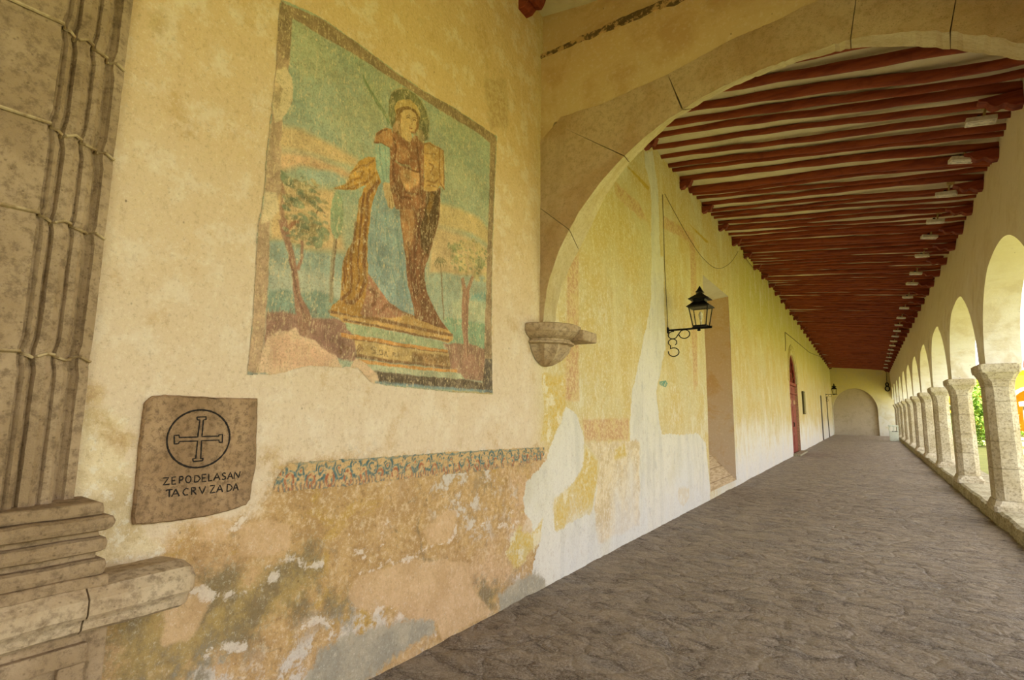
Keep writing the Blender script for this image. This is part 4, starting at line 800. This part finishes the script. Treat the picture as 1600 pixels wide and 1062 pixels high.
    # palm frond
    for k in range(16):
        f = k / 15; bx, by = 250 + 200 * f, 0 + 340 * f ** .9; Ln([(bx, by - 10), (bx + 6, by + 34), (bx + 26, by + 62)], B_, (110, 138, 92), .006, .6); Ln([(bx + 40, by - 20), (bx + 22, by + 40)], B_, (134, 152, 100), .004, .5)
    Ln([(240, -20), (300, 100), (380, 220), (430, 300), (450, 400)], B_, (104, 128, 86), .005, .7)
    # painted border
    bd = (150, 122, 92)
    P([(440, 0), (447, 8), (500, 28), (560, 70), (615, 112), (660, 142), (705, 167), (773, 212), (778, 230), (765, 224), (741, 205), (687, 173), (627, 133), (567, 94), (491, 50), (457, 28), (452, 96), (440, 96), (430, 78), (436, 16)], None, (148, 120, 90), .004, .25)
    P([(765, 218), (775, 214), (770, 320), (768, 420), (769, 560), (769, 614), (757, 614), (757, 560), (759, 480), (763, 300)], None, bd, .003, .3)
    P([(430, 78), (452, 96), (446, 130), (441, 187), (437, 260), (438, 300), (424, 340), (421, 354), (417, 450), (414, 500), (410, 540), (400, 600), (380, 600), (385, 586), (392, 511), (397, 435), (403, 354), (412, 320), (415, 256), (425, 169)], None, (184, 150, 116), .004, .2)
    m = P([(446, 106), (455, 122), (458, 138), (455, 160), (448, 176), (440, 188), (428, 192), (425, 169), (429, 110)], None, (216, 192, 148), .003, .04)
    P([(414, 300), (432, 302), (436, 330), (420, 345), (408, 350)], None, (214, 190, 146), .006, .05); P([(428, 120), (440, 140), (436, 175), (428, 170)], None, (166, 136, 98), .006, .6, .6)
    P([(757, 561), (769, 560), (769, 614), (757, 612)], None, (92, 82, 74), .004, .3)
    Ln([(500, 728), (640, 738), (860, 758), (1020, 772), (1300, 790), (1540, 808)], E_, (104, 140, 150), .010, .8); Ln([(1180, 806), (1350, 818), (1530, 832)], E_, (206, 158, 84), .007, .6); Ln([(384, 584), (400, 586), (415, 585)], None, (104, 146, 150), .012, .7)
    lay(sstep(f3, .25, .6) * .12, (228, 208, 166)); lay(sstep(fbm(Y * 60, Z * 60, 90, 2), .3, .55) * .22, (226, 204, 160)); col[:] = np.clip(col, 10, 250)
    lum = col.mean(-1, keepdims=True); col[:] = col * .84 + (lum * np.array([1.06, 1.0, .86])) * .16
    col *= (1 + .10 * fbm(Y * 5, Z * 5, 95, 4) + .06 * fbm(Y * 30, Z * 30, 96, 3))[..., None]; col[:] = np.clip(col, 10, 250)
    keep = np.clip(.8 + .2 * f1, 0, 1)
    face = sdf(Y, Z, WL([(540, 260), (700, 260), (710, 480), (560, 480)], B_)); keep = keep * (1 - .6 * sstep(face, -.01, .02))
    return col, keep
mout = WL([(440, -2), (500, 26), (560, 68), (615, 110), (660, 141), (705, 166), (776, 213), (771, 320), (769, 420), (769.5, 616), (700, 612), (640, 606), (600, 602), (580, 598), (560, 575), (480, 572), (430, 585), (384, 587), (392, 511), (397, 435), (402, 354), (410, 320), (414, 256), (424, 169), (432, 78), (436, 14)])
mural = paint_mesh('fresco_mural', mout, .0042, .0042, mural_paint, M_PAINT); tag(rebase(mural), 'faded fresco of a robed haloed figure on a pedestal between trees', 'mural')

# painted acanthus frieze below it
fo = WL([(453, 722), (500, 718), (578, 715), (697, 705.5), (780, 701), (850, 698), (851, 708), (846, 719), (812, 726), (777, 733), (720, 739), (657, 745), (600, 752), (562, 757), (500, 764), (435, 769), (425, 766), (430, 750), (440, 735)])
def frieze_paint(Y, Z):
    zt = np.interp(Y, [fo[0][0], fo[5][0]], [fo[0][1], fo[5][1]]); t_ = (zt - Z) / .17; per = .125; s = (Y - 1.5) / per; k = np.floor(s); f = s - k
    w1 = fbm(Y * 18, Z * 18, 5, 3) * .12; f = f + w1; t2 = t_ + w1
    col = np.zeros(Y.shape + (3,)); col[:] = (204, 170, 118)
    er = sstep(fbm(Y * 9, Z * 9, 6, 4) + .35 * sstep(Y, 1.5, 2.3) , -.25, .15)
    def lay(m, c):
        nonlocal col
        m = np.clip(m * er, 0, 1)[..., None]; col = col * (1 - m) + np.array(c, float) * m
    r1 = np.hypot((f - .5) * 1.0, (t2 - .32)); r2 = np.hypot(f - 0, t2 - .62); r3 = np.hypot(f - 1, t2 - .62)
    lay(sstep(-np.abs(r1 - .30), -.09, -.03), (62, 100, 108)); lay(sstep(-np.abs(r1 - .14), -.06, -.02), (72, 106, 110)); lay(sstep(-r1, -.07, -.03), (176, 92, 62))
    for r in (r2, r3): lay(sstep(-np.abs(r - .20), -.07, -.02), (168, 98, 70)); lay(sstep(-np.abs(r - .34), -.05, -.015), (96, 130, 128)); lay(sstep(-r, -.08, -.03), (90, 124, 128))
    ray_ = np.abs(np.sin((f) * 3.14159 * 5)); lay(sstep(ray_, .55, .8) * sstep(t2, .6, .75) * (1 - sstep(t2, .85, 1.1)), (172, 102, 70)); lay(sstep(ray_, .8, .95) * sstep(t2, .5, .6) * .8, (104, 130, 124))
    lay(sstep(fbm(Y * 45, Z * 45, 8, 4), .14, .3), (208, 176, 128)); lay(sstep(fbm(Y * 22, Z * 22, 18, 4), .2, .3), (206, 172, 122)); lay(sstep(-np.abs(t2 - .02), -.05, -.02) * .7, (110, 134, 130))
    return col, np.ones(Y.shape) * .9
fr = paint_mesh('painted_frieze', fo, .0045, .0045, frieze_paint, M_PAINT2); tag(rebase(fr), 'strip of flaking blue and red painted leaf ornament below the fresco', 'frieze')

# ================================================================== CEILING LOGS
def zb(Y, X):
    s = (X - XL) / (1.62 - XL); return zl(Y) + .24 + (zr(Y) - zl(Y)) * s
def make_log(y, r, seed, wob=1.):
    rs = random.Random(seed); n = 34; pts = []; rad = []; a = rs.uniform(0, 6); b = rs.uniform(0, 6); q = rs.uniform(.7, 1.3)
    x0, x1 = XL - .03, xtop(y) + .05
    for i in range(n + 1):
        s = i / n; x = x0 + (x1 - x0) * s; e = math.sin(math.pi * min(1, s * 6, (1 - s) * 6) / 2)
        dy = .05 * wob * (math.sin(a + s * 4.3 * q) - math.sin(a)) * e * .6 + .008 * math.sin(b + s * 11) * wob + .004 * math.sin(a + s * 31)
        pts.append((x, y + dy, zb(y, x) + .014 * math.sin(b + s * 6) + .004 * math.sin(s * 41 + a))); rad.append(r * .70 * (1 + .10 * math.sin(a + s * 7) + .05 * math.sin(b + s * 21) + rs.uniform(-.03, .03)))
    bm = bmesh.new(); tube(bm, pts, rad, 10); 
    o = bmobj('ceiling_log', bm, M_BEAM, smooth=True); return rebase(o)
marks = {}   # log positions: Y, radius, carried by a bracket pair
logs = [(4.98, .075, 0), (5.36, .08, 0), (5.72, .07, 1), (6.06, .07, 0), (6.38, .09, 0), (6.72, .085, 0), (7.04, .07, 0), (7.38, .075, 1), (7.78, .062, 0), (8.2, .062, 0), (8.6, .07, 0), (8.83, .052, 0), (9.28, .078, 1), (9.88, .105, 0), (10.12, .06, 0), (10.42, .055, 0), (10.82, .072, 1), (11.3, .05, 0), (11.58, .05, 0), (11.82, .045, 0), (12.24, .06, 1), (12.66, .06, 0), (12.92, .05, 0), (13.3, .05, 0), (13.68, .075, 1)]
y = 13.68; k = 0
while y < 51.0:
    k += 1; y += random.uniform(.31, .39) * (1.25 if k % 9 == 5 else 1); logs.append((y, random.uniform(.058, .088), 1 if k % 4 == 0 else 0))
base_logs = []; br = 0; since = 0
nb = sum(l[2] for l in logs)
NUM = ['no', 'one', 'two', 'three', 'four', 'five', 'six', 'seven', 'eight', 'nine']
brackets = []
for i, (y, r, c) in enumerate(logs):
    if i < 30 or not base_logs: o = make_log(y, r, i, 1. if i not in (5,) else 2.2); base_logs.append((o, y, r))
    else:
        src, ys_, rs_ = base_logs[14 + (i * 7) % 16]; o = src.copy(); COL.objects.link(o)
        z = zb(y, -.5) - zb(ys_, -.5); o.location = src.location + Vector((0, y - ys_, z))
    if c: br += 1; since = 0; brackets.append((y, br)); lab = 'dark red log ceiling beam resting on the %s pair of brackets beyond the stone arch' % ORD[br - 1]
    else:
        since += 1
        lab = ('dark red log ceiling beam, %s past the stone arch' % ORD[since - 1]) if br == 0 else ('dark red log ceiling beam, %s past the %s pair of brackets beyond the stone arch' % (ORD[since - 1], ORD[br - 1]))
    tag(o, lab, 'beam', 'log beams of the gallery ceiling')
def bracket(name, side):
    bm = bmesh.new()
    if side < 0: pr = [(-.05, .075), (-.05, -.085), (.07, -.085), (.10, -.045), (.12, -.03), (.145, -.055), (.19, -.07), (.225, -.03), (.235, .02), (.26, .05), (.27, .075)]; hw = .075
    else: pr = [(.30, .08), (.30, -.10), (-.10, -.10), (-.15, -.075), (-.17, -.04), (-.20, -.03), (-.23, -.055), (-.29, -.06), (-.33, -.02), (-.35, .03), (-.42, .05), (-.43, .08)]; hw = .085
    a = [bm.verts.new((x, -hw, z)) for x, z in pr]; b = [bm.verts.new((x, hw, z)) for x, z in pr]
    for i in range(len(pr)): j = (i + 1) % len(pr); bm.faces.new((a[i], a[j], b[j], b[i]))
    bm.faces.new(a[::-1]); bm.faces.new(b); bmesh.ops.bevel(bm, geom=list(bm.edges), offset=.006, segments=1, affect='EDGES')
    return bmobj(name, bm, M_CORB)
bl = bracket('roof_bracket', -1); brr = bracket('roof_bracket', 1)
for me_, k_ in ((bl.data, .8), (brr.data, .88)):
    for v in me_.vertices: v.co.x *= k_; v.co.y *= k_; v.co.z = v.co.z * k_ + .015
for i, (y, n) in enumerate(brackets):
    for src, x, z, wall, g in ((bl, XL, zb(y, XL) - .155, 'left', 'carved brackets along the left wall'), (brr, xtop(y), zb(y, xtop(y)) - .145, 'right', 'carved brackets along the arcade wall')):
        o = src if i == 0 else src.copy()
        if i: COL.objects.link(o)
        o.location = (x, y, z); tag(o, 'carved red bracket under a ceiling beam, %s wall, %s beyond the stone arch' % (wall, ORD[n - 1]), 'bracket', g)
# near bay: one log along the arch wall on its own bracket
ln = make_log(3.98, .09, 91, .3); tag(ln, 'dark red log ceiling beam in front of the stone arch, at the top edge', 'beam')
ln2 = make_log(3.3, .08, 92, .3); tag(ln2, 'dark red log ceiling beam nearest overhead, above the fresco', 'beam')
o = bl.copy(); COL.objects.link(o); o.location = (XL + .0, 3.98, zb(3.98, XL) - .15); o.scale = (1.1, 1.3, 1.2)
if 'group' in o: del o['group']
tag(o, 'carved red wooden bracket high in the corner above the fresco', 'bracket')

# ================================================================== FLOODLIGHTS
def make_flood():
    root = empty('floodlight')
    bm = bmesh.new(); box(bm, -.14, .14, -.075, .075, -.03, .03, .008); h = bmobj('housing', bm, M_WHITE, root)
    bm = bmesh.new(); box(bm, -.12, .12, -.058, .058, -.036, -.029, .002); bmobj('lens', bm, simple('frosted_lens', (236, 232, 214), .2), root)
    bm = bmesh.new(); tube(bm, [(.03, 0, .03), (.03, 0, .10), (.05, 0, .20)], .014, 8); box(bm, 0, .10, -.03, .03, .15, .20, .004); bmobj('mounting_bracket', bm, simple('cream_bracket_paint', (206, 184, 120), .6), root)
    bm = bmesh.new(); bmesh.ops.create_uvsphere(bm, u_segments=12, v_segments=8, radius=.026, matrix=Matrix.Translation((-.02, 0, .05))); bmobj('sensor', bm, M_BLACK, root, smooth=True); return root
FY = [7.88, 9.34, 11.09, 12.85, 14.1, 15.88, 17.92, 19.38, 21.5, 23.51, 25.67, 27.53, 29.24, 31.07, 32.9, 34.74, 36.6, 38.5, 40.6, 42.8, 45.2, 47.8]
fl0 = make_flood()
for i, y in enumerate(FY):
    o = fl0 if i == 0 else dup(fl0, (0, 0, 0))
    o.location = (1.30 - .004 * max(0, y - 15), y, zb(y, 1.3) - .15); o.rotation_euler = (0, .12, .25 * math.sin(i * 2.1))
    tag(o, 'small white floodlight under the beams near the arcade wall, %s' % ('nearest of the row' if i == 0 else 'last before the far wall' if i == len(FY) - 1 else ORD[i] + ' of the row'), 'light', 'floodlights under the ceiling')

# ================================================================== LANTERNS
def make_lantern():
    root = empty('wall_lantern')          # origin: on the wall at the arm; arm runs along +X
    bm = bmesh.new(); box(bm, 0, .70, -.012, .012, -.014, .014, .003); box(bm, .40, .70, -.03, .03, .012, .022, .002); box(bm, 0, .02, -.03, .03, -.05, .05, .004); lathe(bm, [(.02, -.045), (.03, -.03), (.022, -.014)], (.50, 0, 0), 12); bmobj('arm', bm, M_BLACK, root)
    bm = bmesh.new()
    def spiral(cx, cz, r, a0, a1, turns=18): return [(cx + r * math.cos(a0 + (a1 - a0) * k / turns), 0, cz + r * math.sin(a0 + (a1 - a0) * k / turns)) for k in range(turns + 1)]
    P1 = spiral(.085, -.10, .075, 1.3, 5.4) + spiral(.27, -.095, .085, 2.3, -3.1)
    P2 = spiral(.08, -.275, .075, -.6, -0.6 + 4.6, 18)
    P2 = spiral(.075, -.245, .068, -.9, 4.2) ; P3 = spiral(.09, -.44, .085, 2.2, -3.4)
    P1 = [(a, b, c * .82) for a, b, c in P1]; P2 = [(a, b, c * .82) for a, b, c in P2]; P3 = [(a, b, c * .82) for a, b, c in P3]
    tube(bm, P1, .0085, 6); tube(bm, [P2[-1 - i] for i in range(len(P2))][::-1] + P3, .0085, 6); bmobj('scroll', bm, M_BLACK, root)
    lx = .535
    bm = bmesh.new(); wb, wt, h = .10, .145, .30
    def sq(w, z): return [(lx - w, -w, z), (lx + w, -w, z), (lx + w, w, z), (lx - w, w, z)]
    b, t_ = sq(wb, .03), sq(wt, .03 + h)
    for i in range(4): tube(bm, [b[i], t_[i]], .009, 6); tube(bm, [b[i], b[(i + 1) % 4]], .009, 6); tube(bm, [t_[i], t_[(i + 1) % 4]], .010, 6)
    box(bm, lx - .105, lx + .105, -.105, .105, .012, .028, .003); bmobj('lamp_frame', bm, M_BLACK, root)
    bm = bmesh.new(); b, t_ = sq(wb - .002, .035), sq(wt - .002, .025 + h)
    for i in range(4): j = (i + 1) % 4; bm.faces.new([bm.verts.new(p) for p in (b[i], b[j], t_[j], t_[i])])
    bmobj('glass', bm, M_GLASS, root)
    bm = bmesh.new()
    def frus(z0, w0, z1, w1):
        a, c = [bm.verts.new(p) for p in sq(w0, z0)], [bm.verts.new(p) for p in sq(w1, z1)]
        for i in range(4): bm.faces.new((a[i], a[(i + 1) % 4], c[(i + 1) % 4], c[i]))
        bm.faces.new(a[::-1]); bm.faces.new(c)
    z = .03 + h; frus(z, .175, z + .012, .178); frus(z + .012, .172, z + .085, .092); frus(z + .085, .080, z + .125, .095); frus(z + .125, .150, z + .137, .152); frus(z + .137, .145, z + .205, .06); frus(z + .205, .045, z + .225, .05)
    bmobj('roof', bm, M_BLACK, root)
    bm = bmesh.new(); zz = z + .225
    def f2(z0, w0, z1, w1):
        a, c = [bm.verts.new(p) for p in sq(w0, z0)], [bm.verts.new(p) for p in sq(w1, z1)]
        for i in range(4): bm.faces.new((a[i], a[(i + 1) % 4], c[(i + 1) % 4], c[i]))
        bm.faces.new(a[::-1]); bm.faces.new(c)
    f2(zz, .018, zz + .02, .018); f2(zz + .02, .055, zz + .03, .055); f2(zz + .03, .048, zz + .125, .003); bmobj('finial', bm, M_BLACK, root)
    bm = bmesh.new(); lathe(bm, [(.012, .03), (.014, .10), (.018, .14), (.032, .19), (.034, .22), (.02, .25), (.006, .262)], (lx, 0, 0), 12); bmobj('bulb', bm, M_BULB, root, smooth=True); return root
l1 = make_lantern(); l1.location = (XL, 8.28, 2.90); l1.scale = (.97, .97, .97); tag(l1, 'black iron lantern on a scrolled wall arm in front of the deep niche', 'lantern', 'wall lanterns')
l2 = dup(l1, (XL, 44.3, 3.06)); l2.scale = (1.05, 1.1, 1.15); tag(l2, 'small distant black lantern on the left wall near the blocked arch', 'lantern', 'wall lanterns')
def wire(name, pts, r, lab, m=M_CABLE, off=.012, cat='cable'):
    P = []
    for (u, v) in pts: q = onX(u, v, XL); P.append(Vector((wx(np.array([q.y]), np.array([q.z]))[0] + off, q.y, q.z)))
    S = []
    for i in range(len(P) - 1):
        p0, p1, p2, p3 = P[max(i - 1, 0)], P[i], P[i + 1], P[min(i + 2, len(P) - 1)]
        for k in range(6): t = k / 6; S.append(.5 * ((2 * p1) + (p2 - p0) * t + (2 * p0 - 5 * p1 + 4 * p2 - p3) * t * t + (3 * p1 - p0 - 3 * p2 + p3) * t ** 3))
    S.append(P[-1]); bm = bmesh.new(); tube(bm, S, r, 6); return tag(rebase(bmobj(name, bm, m)), lab, cat)
wire('lantern_cable', [(1034, 304), (1036, 350), (1038, 420), (1041, 480), (1043, 512)], .005, 'thin brown cable running straight down the wall to the nearer lantern')
wire('slack_cable', [(1034, 304), (1048, 330), (1072, 372), (1095, 405), (1118, 420), (1138, 411), (1150, 393)], .005, 'slack brown cable looping from the wall up to the beams above the niche', off=.05)
wire('slack_cable', [(1158, 398), (1167, 410), (1176, 421)], .006, 'short cable end hanging between two roof brackets behind the slack loop', off=.05)
wire('wall_cable', [(1226, 519), (1240, 530), (1258, 545), (1268, 552), (1290, 560)], .012, 'cable stapled along the left wall above the arched door')
wire('wall_cable', [(1226, 519), (1227, 535), (1227, 548)], .010, 'short cable dropping down the wall just before the arched door')
wire('drain_pipe', [(1290.5, 620), (1292, 645), (1295.5, 684)], .03, 'thin dark pipe down the wall under the distant lantern', M_BOARD, .04, 'pipe')
# teal mark
t = NT('teal_paint_mark', .9, .1); tp = t.pos(); mk = t.out(t.mix(t.mr(t.noise(30, tp, 4), .45, .6), (104, 150, 132), (190, 190, 150)))
q = WL([(1030, 596), (1040, 594), (1043, 599), (1040, 605), (1031, 601)]); bm = bmesh.new(); bm.faces.new([bm.verts.new((wx(np.array([y]), np.array([z]))[0] + .004, y, z)) for y, z in q]); tag(rebase(bmobj('paint_mark', bm, mk)), 'small teal paint mark on white plaster below the nearer lantern', 'mark')

# ================================================================== ARCHED DOOR, BOARD, BIN, COIL
door = empty('arched_door', (XL - .12, dc, 0)); tag(door, 'tall red-brown arched double door with a fanlight in the left wall', 'door')
for s in (-1, 1):
    bm = bmesh.new(); y0, y1 = (DY0 + .03, dc - .01) if s < 0 else (dc + .01, DY1 - .03); box(bm, XL - .16, XL - .10, y0, y1, .04, 2.80, .004)
    for za, zc in ((.15, .75), (.85, 1.95), (2.3, 2.72)): box(bm, XL - .11, XL - .085, y0 + .12, y1 - .12, za, zc, .012)
    lf = under(bmobj('door_leaf', bm, M_DOOR), door)
    bm = bmesh.new(); yy = dc + s * .1; tube(bm, [(XL - .10, yy, 1.1), (XL - .05, yy, 1.12), (XL - .05, yy, 1.26), (XL - .10, yy, 1.28)], .01, 6); hd = bmobj('handle', bm, M_BLACK); hd.parent = lf
    if True:
        bm = bmesh.new(); box(bm, XL - .10, XL - .075, (y0 + y1) / 2 - .3, (y0 + y1) / 2 + .3, 2.03, 2.2, .01); g = bmobj('raised_panel', bm, M_PEACH); g.parent = lf
bm = bmesh.new(); box(bm, XL - .16, XL - .04, DY0 - .01, DY1 + .01, 2.80, 2.93, .01); box(bm, XL - .16, XL - .02, DY0 - .01, DY1 + .01, 2.44, 2.50, .01); under(bmobj('transom', bm, M_DOOR), door)
bm = bmesh.new()
rim = [(XL - .10, dc + (dr - .03) * math.cos(a), DZS + (DZT - DZS - .03) * math.sin(a)) for a in np.linspace(0, math.pi, 25)]; tube(bm, rim, .045, 6)
for a in np.linspace(.3, math.pi - .3, 6): tube(bm, [(XL - .10, dc, DZS), (XL - .10, dc + (dr - .05) * math.cos(a), DZS + (DZT - DZS - .05) * math.sin(a))], .025, 6)
tube(bm, [(XL - .10, dc + .45 * math.cos(a), DZS + .4 * math.sin(a)) for a in np.linspace(0, math.pi, 13)], .03, 6); under(bmobj('fanlight', bm, M_DOOR), door)
bm = bmesh.new(); box(bm, XL - .02, XL + .25, DY0 - .1, DY1 + .15, -.02, .07, .01); tag(rebase(bmobj('door_step', bm, M_KERB)), 'low stone step on the floor in front of the arched door', 'step')
bm = bmesh.new()
mo = [(XL + .01, dc + (dr + .16) * math.cos(a), DZS + (DZT - DZS + .22) * math.sin(a)) for a in np.linspace(0, math.pi, 25)]; tube(bm, mo, .03, 6); mo = [(XL + .01, dc + (dr + .30) * math.cos(a), DZS + (DZT - DZS + .40) * math.sin(a)) for a in np.linspace(0, math.pi, 25)]; tube(bm, mo, .022, 6)
bmobj('trim_4', bm, M_LEFT, kind='structure')
bm = bmesh.new(); box(bm, XL + .02, XL + .08, 27.95, 28.65, 1.62, 2.68, .005); nbd = bmobj('notice_board', bm, M_BOARD); rebase(nbd); tag(nbd, 'narrow dark framed board hanging on the wall past the arched door', 'board')
bm = bmesh.new(); box(bm, XL + .08, XL + .09, 28.0, 28.6, 1.67, 2.63, .003); f = bmobj('board_panel', bm, simple('board_face', (150, 138, 84), .7)); under(f, nbd)
bn = empty('litter_bin', (1.17, 42.0, 0)); tag(bn, 'pale square litter bin on the floor by the last columns', 'bin')
bm = bmesh.new(); box(bm, .93, 1.41, 41.76, 42.24, .01, .62, .015); under(bmobj('body', bm, M_BIN), bn)
bm = bmesh.new()
for x in (.95, 1.17, 1.39):
    for y in (41.78, 42.22): box(bm, x - .035, x + .035, y - .035, y + .035, .62, .93)
box(bm, .915, 1.425, 41.745, 42.255, .90, 1.0, .01); under(bmobj('lid_frame', bm, M_BIN), bn)
bm = bmesh.new(); box(bm, 1.08, 1.40, 41.75, 41.765, .60, .64); under(bmobj('slot', bm, M_BLACK), bn)
bm = bmesh.new()
for cx_, cz_, r in ((1.26, 3.72, .16), (1.26, 4.05, .11)):
    for q in range(3): tube(bm, [(cx_ + (r - q * .02) * math.cos(a), YEND - .06 - q * .02, cz_ + (r + .05 - q * .02) * math.sin(a)) for a in np.linspace(0, 2 * math.pi, 25)], .022, 6, caps=False)
tube(bm, [(1.26, YEND - .05, 4.1), (1.27, YEND - .05, 4.7), (1.28, YEND - .05, 5.1)], .02, 6)
tag(rebase(bmobj('coiled_cable', bm, M_BLACK)), 'dark coil of cable hanging in the corner beside the blocked arch', 'cable')

# ================================================================== GARDEN AND THE BUILDING ACROSS IT
t = NT('lawn_grass', .9, .2); tp = t.pos(); n_ = t.noise(1.2, tp, 6, .7); f_ = t.noise(30, tp, 4, .7)
lc = t.mix(t.mr(n_, .35, .65), (156, 154, 92), (134, 138, 76)); lc = t.mix(t.mr(f_, .4, .65, 0, .6), lc, (168, 172, 92)); M_LAWN = t.out(lc, t.bump(f_, .6, .03))
bm = bmesh.new(); quad(bm, (2.3, -40, -.06), (70, -40, -.06), (70, 130, -.06), (2.3, 130, -.06)); g = bmobj('lawn', bm, M_LAWN); g['kind'] = 'stuff'; g['label'] = 'bright green lawn of the courtyard beyond the arcade'; g['category'] = 'lawn'
t = NT('pale_path', .9, .1); tp = t.pos(); M_PATH = t.out(t.mix(t.mr(t.noise(3, tp, 5), .4, .6), (214, 202, 176), (190, 176, 150)))
bm = bmesh.new(); quad(bm, (2.3, 52, -.04), (70, 52, -.04), (70, 56, -.04), (2.3, 56, -.04)); bmobj('garden_path', bm, M_PATH, kind='structure')
bld = empty('courtyard_building', (30, 66, 0)); tag(bld, 'yellow and white arcaded building across the lawn behind the nearest column', 'building')
bm = bmesh.new(); YBD = 62; xs0 = 3.0; AW = 2.7
V = []
for k in range(14):
    xa = xs0 + k * (AW + .9); pts = [(xa, 0), (xa, 2.6)] + [(xa + AW / 2 - AW / 2 * math.cos(a), 2.6 + AW / 2 * math.sin(a)) for a in np.linspace(.05, math.pi - .05, 13)] + [(xa + AW, 2.6), (xa + AW, 0)]
    top = 5.6; prevv = None
    colv = [(bm.verts.new((x, YBD, z)), bm.verts.new((x, YBD, top)), bm.verts.new((x, YBD + .8, z)), bm.verts.new((x, YBD + .8, top))) for x, z in pts[1:-1]]
    for a, b in zip(colv[:-1], colv[1:]): bm.faces.new((a[0], b[0], b[1], a[1])); bm.faces.new((a[2], a[0], b[0], b[2])) ; bm.faces.new((a[1], b[1], b[3], a[3]))
    box(bm, xa + AW, xa + AW + .9, YBD, YBD + .8, 0, top)
box(bm, xs0, 70, YBD + .8, YBD + 4, 5.4, 5.6); box(bm, xs0, 70, YBD + 4, YBD + 4.3, 0, 5.6)
under(bmobj('arcade_wall', bm, M_YEL), bld)
bm = bmesh.new(); box(bm, 2.6, 70, YBD - .15, YBD + 1, 5.6, 5.8)
for k in range(14):
    xa = xs0 + k * (AW + .9); tube(bm, [(xa + AW / 2 - (AW / 2 + .15) * math.cos(a), YBD - .04, 2.6 + (AW / 2 + .15) * math.sin(a)) for a in np.linspace(0, math.pi, 15)], .16, 6)
    box(bm, xa + AW - .05, xa + AW + .95, YBD - .08, YBD + .85, 2.35, 2.6)
under(bmobj('white_trim', bm, M_WTRIM), bld)
bm = bmesh.new(); lathe(bm, [(1.0, -.4), (1.0, .4), (.9, .9), (.65, 1.3), (.3, 1.6), (.05, 1.75)], (12.4, 63.4, 5.8), 20); under(bmobj('dome', bm, M_REDR, smooth=True), bld)
bm = bmesh.new(); box(bm, 6.15, 6.65, 34.7, 35.3, -.06, 2.1, .03); box(bm, 6.05, 6.75, 34.6, 35.4, 2.1, 2.35, .03); box(bm, 6.1, 6.7, 34.65, 35.35, -.06, .25, .03); tag(rebase(bmobj('garden_pier', bm, M_COLUMN)), 'short grey stone pier standing on the lawn beyond the nearest column', 'pier')
t = NT('leaf_green', .6, .3); oi = t.n('ObjectInfo'); tp = t.pos(); M_LEAF = t.out(t.mix(t.mr(t.noise(6, tp, 4), .35, .65), (96, 136, 46), (150, 176, 70)))
M_BARK = simple('bark', (110, 90, 66), .9)
def bush(name, c, r, n, lab, trunk=0, leaf=.16, cat='bush'):
    root = empty(name, (c[0], c[1], -.06)); tag(root, lab, cat, 'trees and bushes on the lawn'); rs = np.random.RandomState(int(c[1] * 7 + c[0] * 3))
    bm = bmesh.new()
    for k in range(n):
        d = rs.normal(size=3); d /= np.linalg.norm(d); q = rs.uniform(.55, 1.0) * (1 + .25 * math.sin(d[0] * 5 + d[2] * 4)); p = np.array(c) + d * np.array(r) * q
        if p[2] < 0: continue
        a = Vector(rs.normal(size=3)).normalized(); b = a.cross(Vector(rs.normal(size=3))).normalized(); s = leaf * rs.uniform(.6, 1.3); P = Vector(p)
        bm.faces.new([bm.verts.new(P + v) for v in (a * s, b * s * .45, -a * s, -b * s * .45)])
    under(bmobj('foliage', bm, M_LEAF), root)
    bm = bmesh.new(); tube(bm, [(c[0], c[1], -.06), (c[0] + .05, c[1], c[2] * .5), (c[0], c[1], c[2])], [.12, .1, .05], 7); under(bmobj('trunk', bm, M_BARK), root)
bush('garden_tree', (5.4, 40, 2.0), (1.3, 1.6, 1.7), 2600, 'leafy green tree seen between the two nearest columns', leaf=.14, cat='tree')
bush('garden_bush', (4.0, 47, 1.1), (1.0, 1.6, 1.2), 1400, 'lower round bush on the lawn behind the nearest tree, by the columns', leaf=.13)
bush('garden_bush', (7.4, 52, 1.2), (1.6, 2, 1.4), 1600, 'round bush in front of the yellow building across the lawn', leaf=.14)
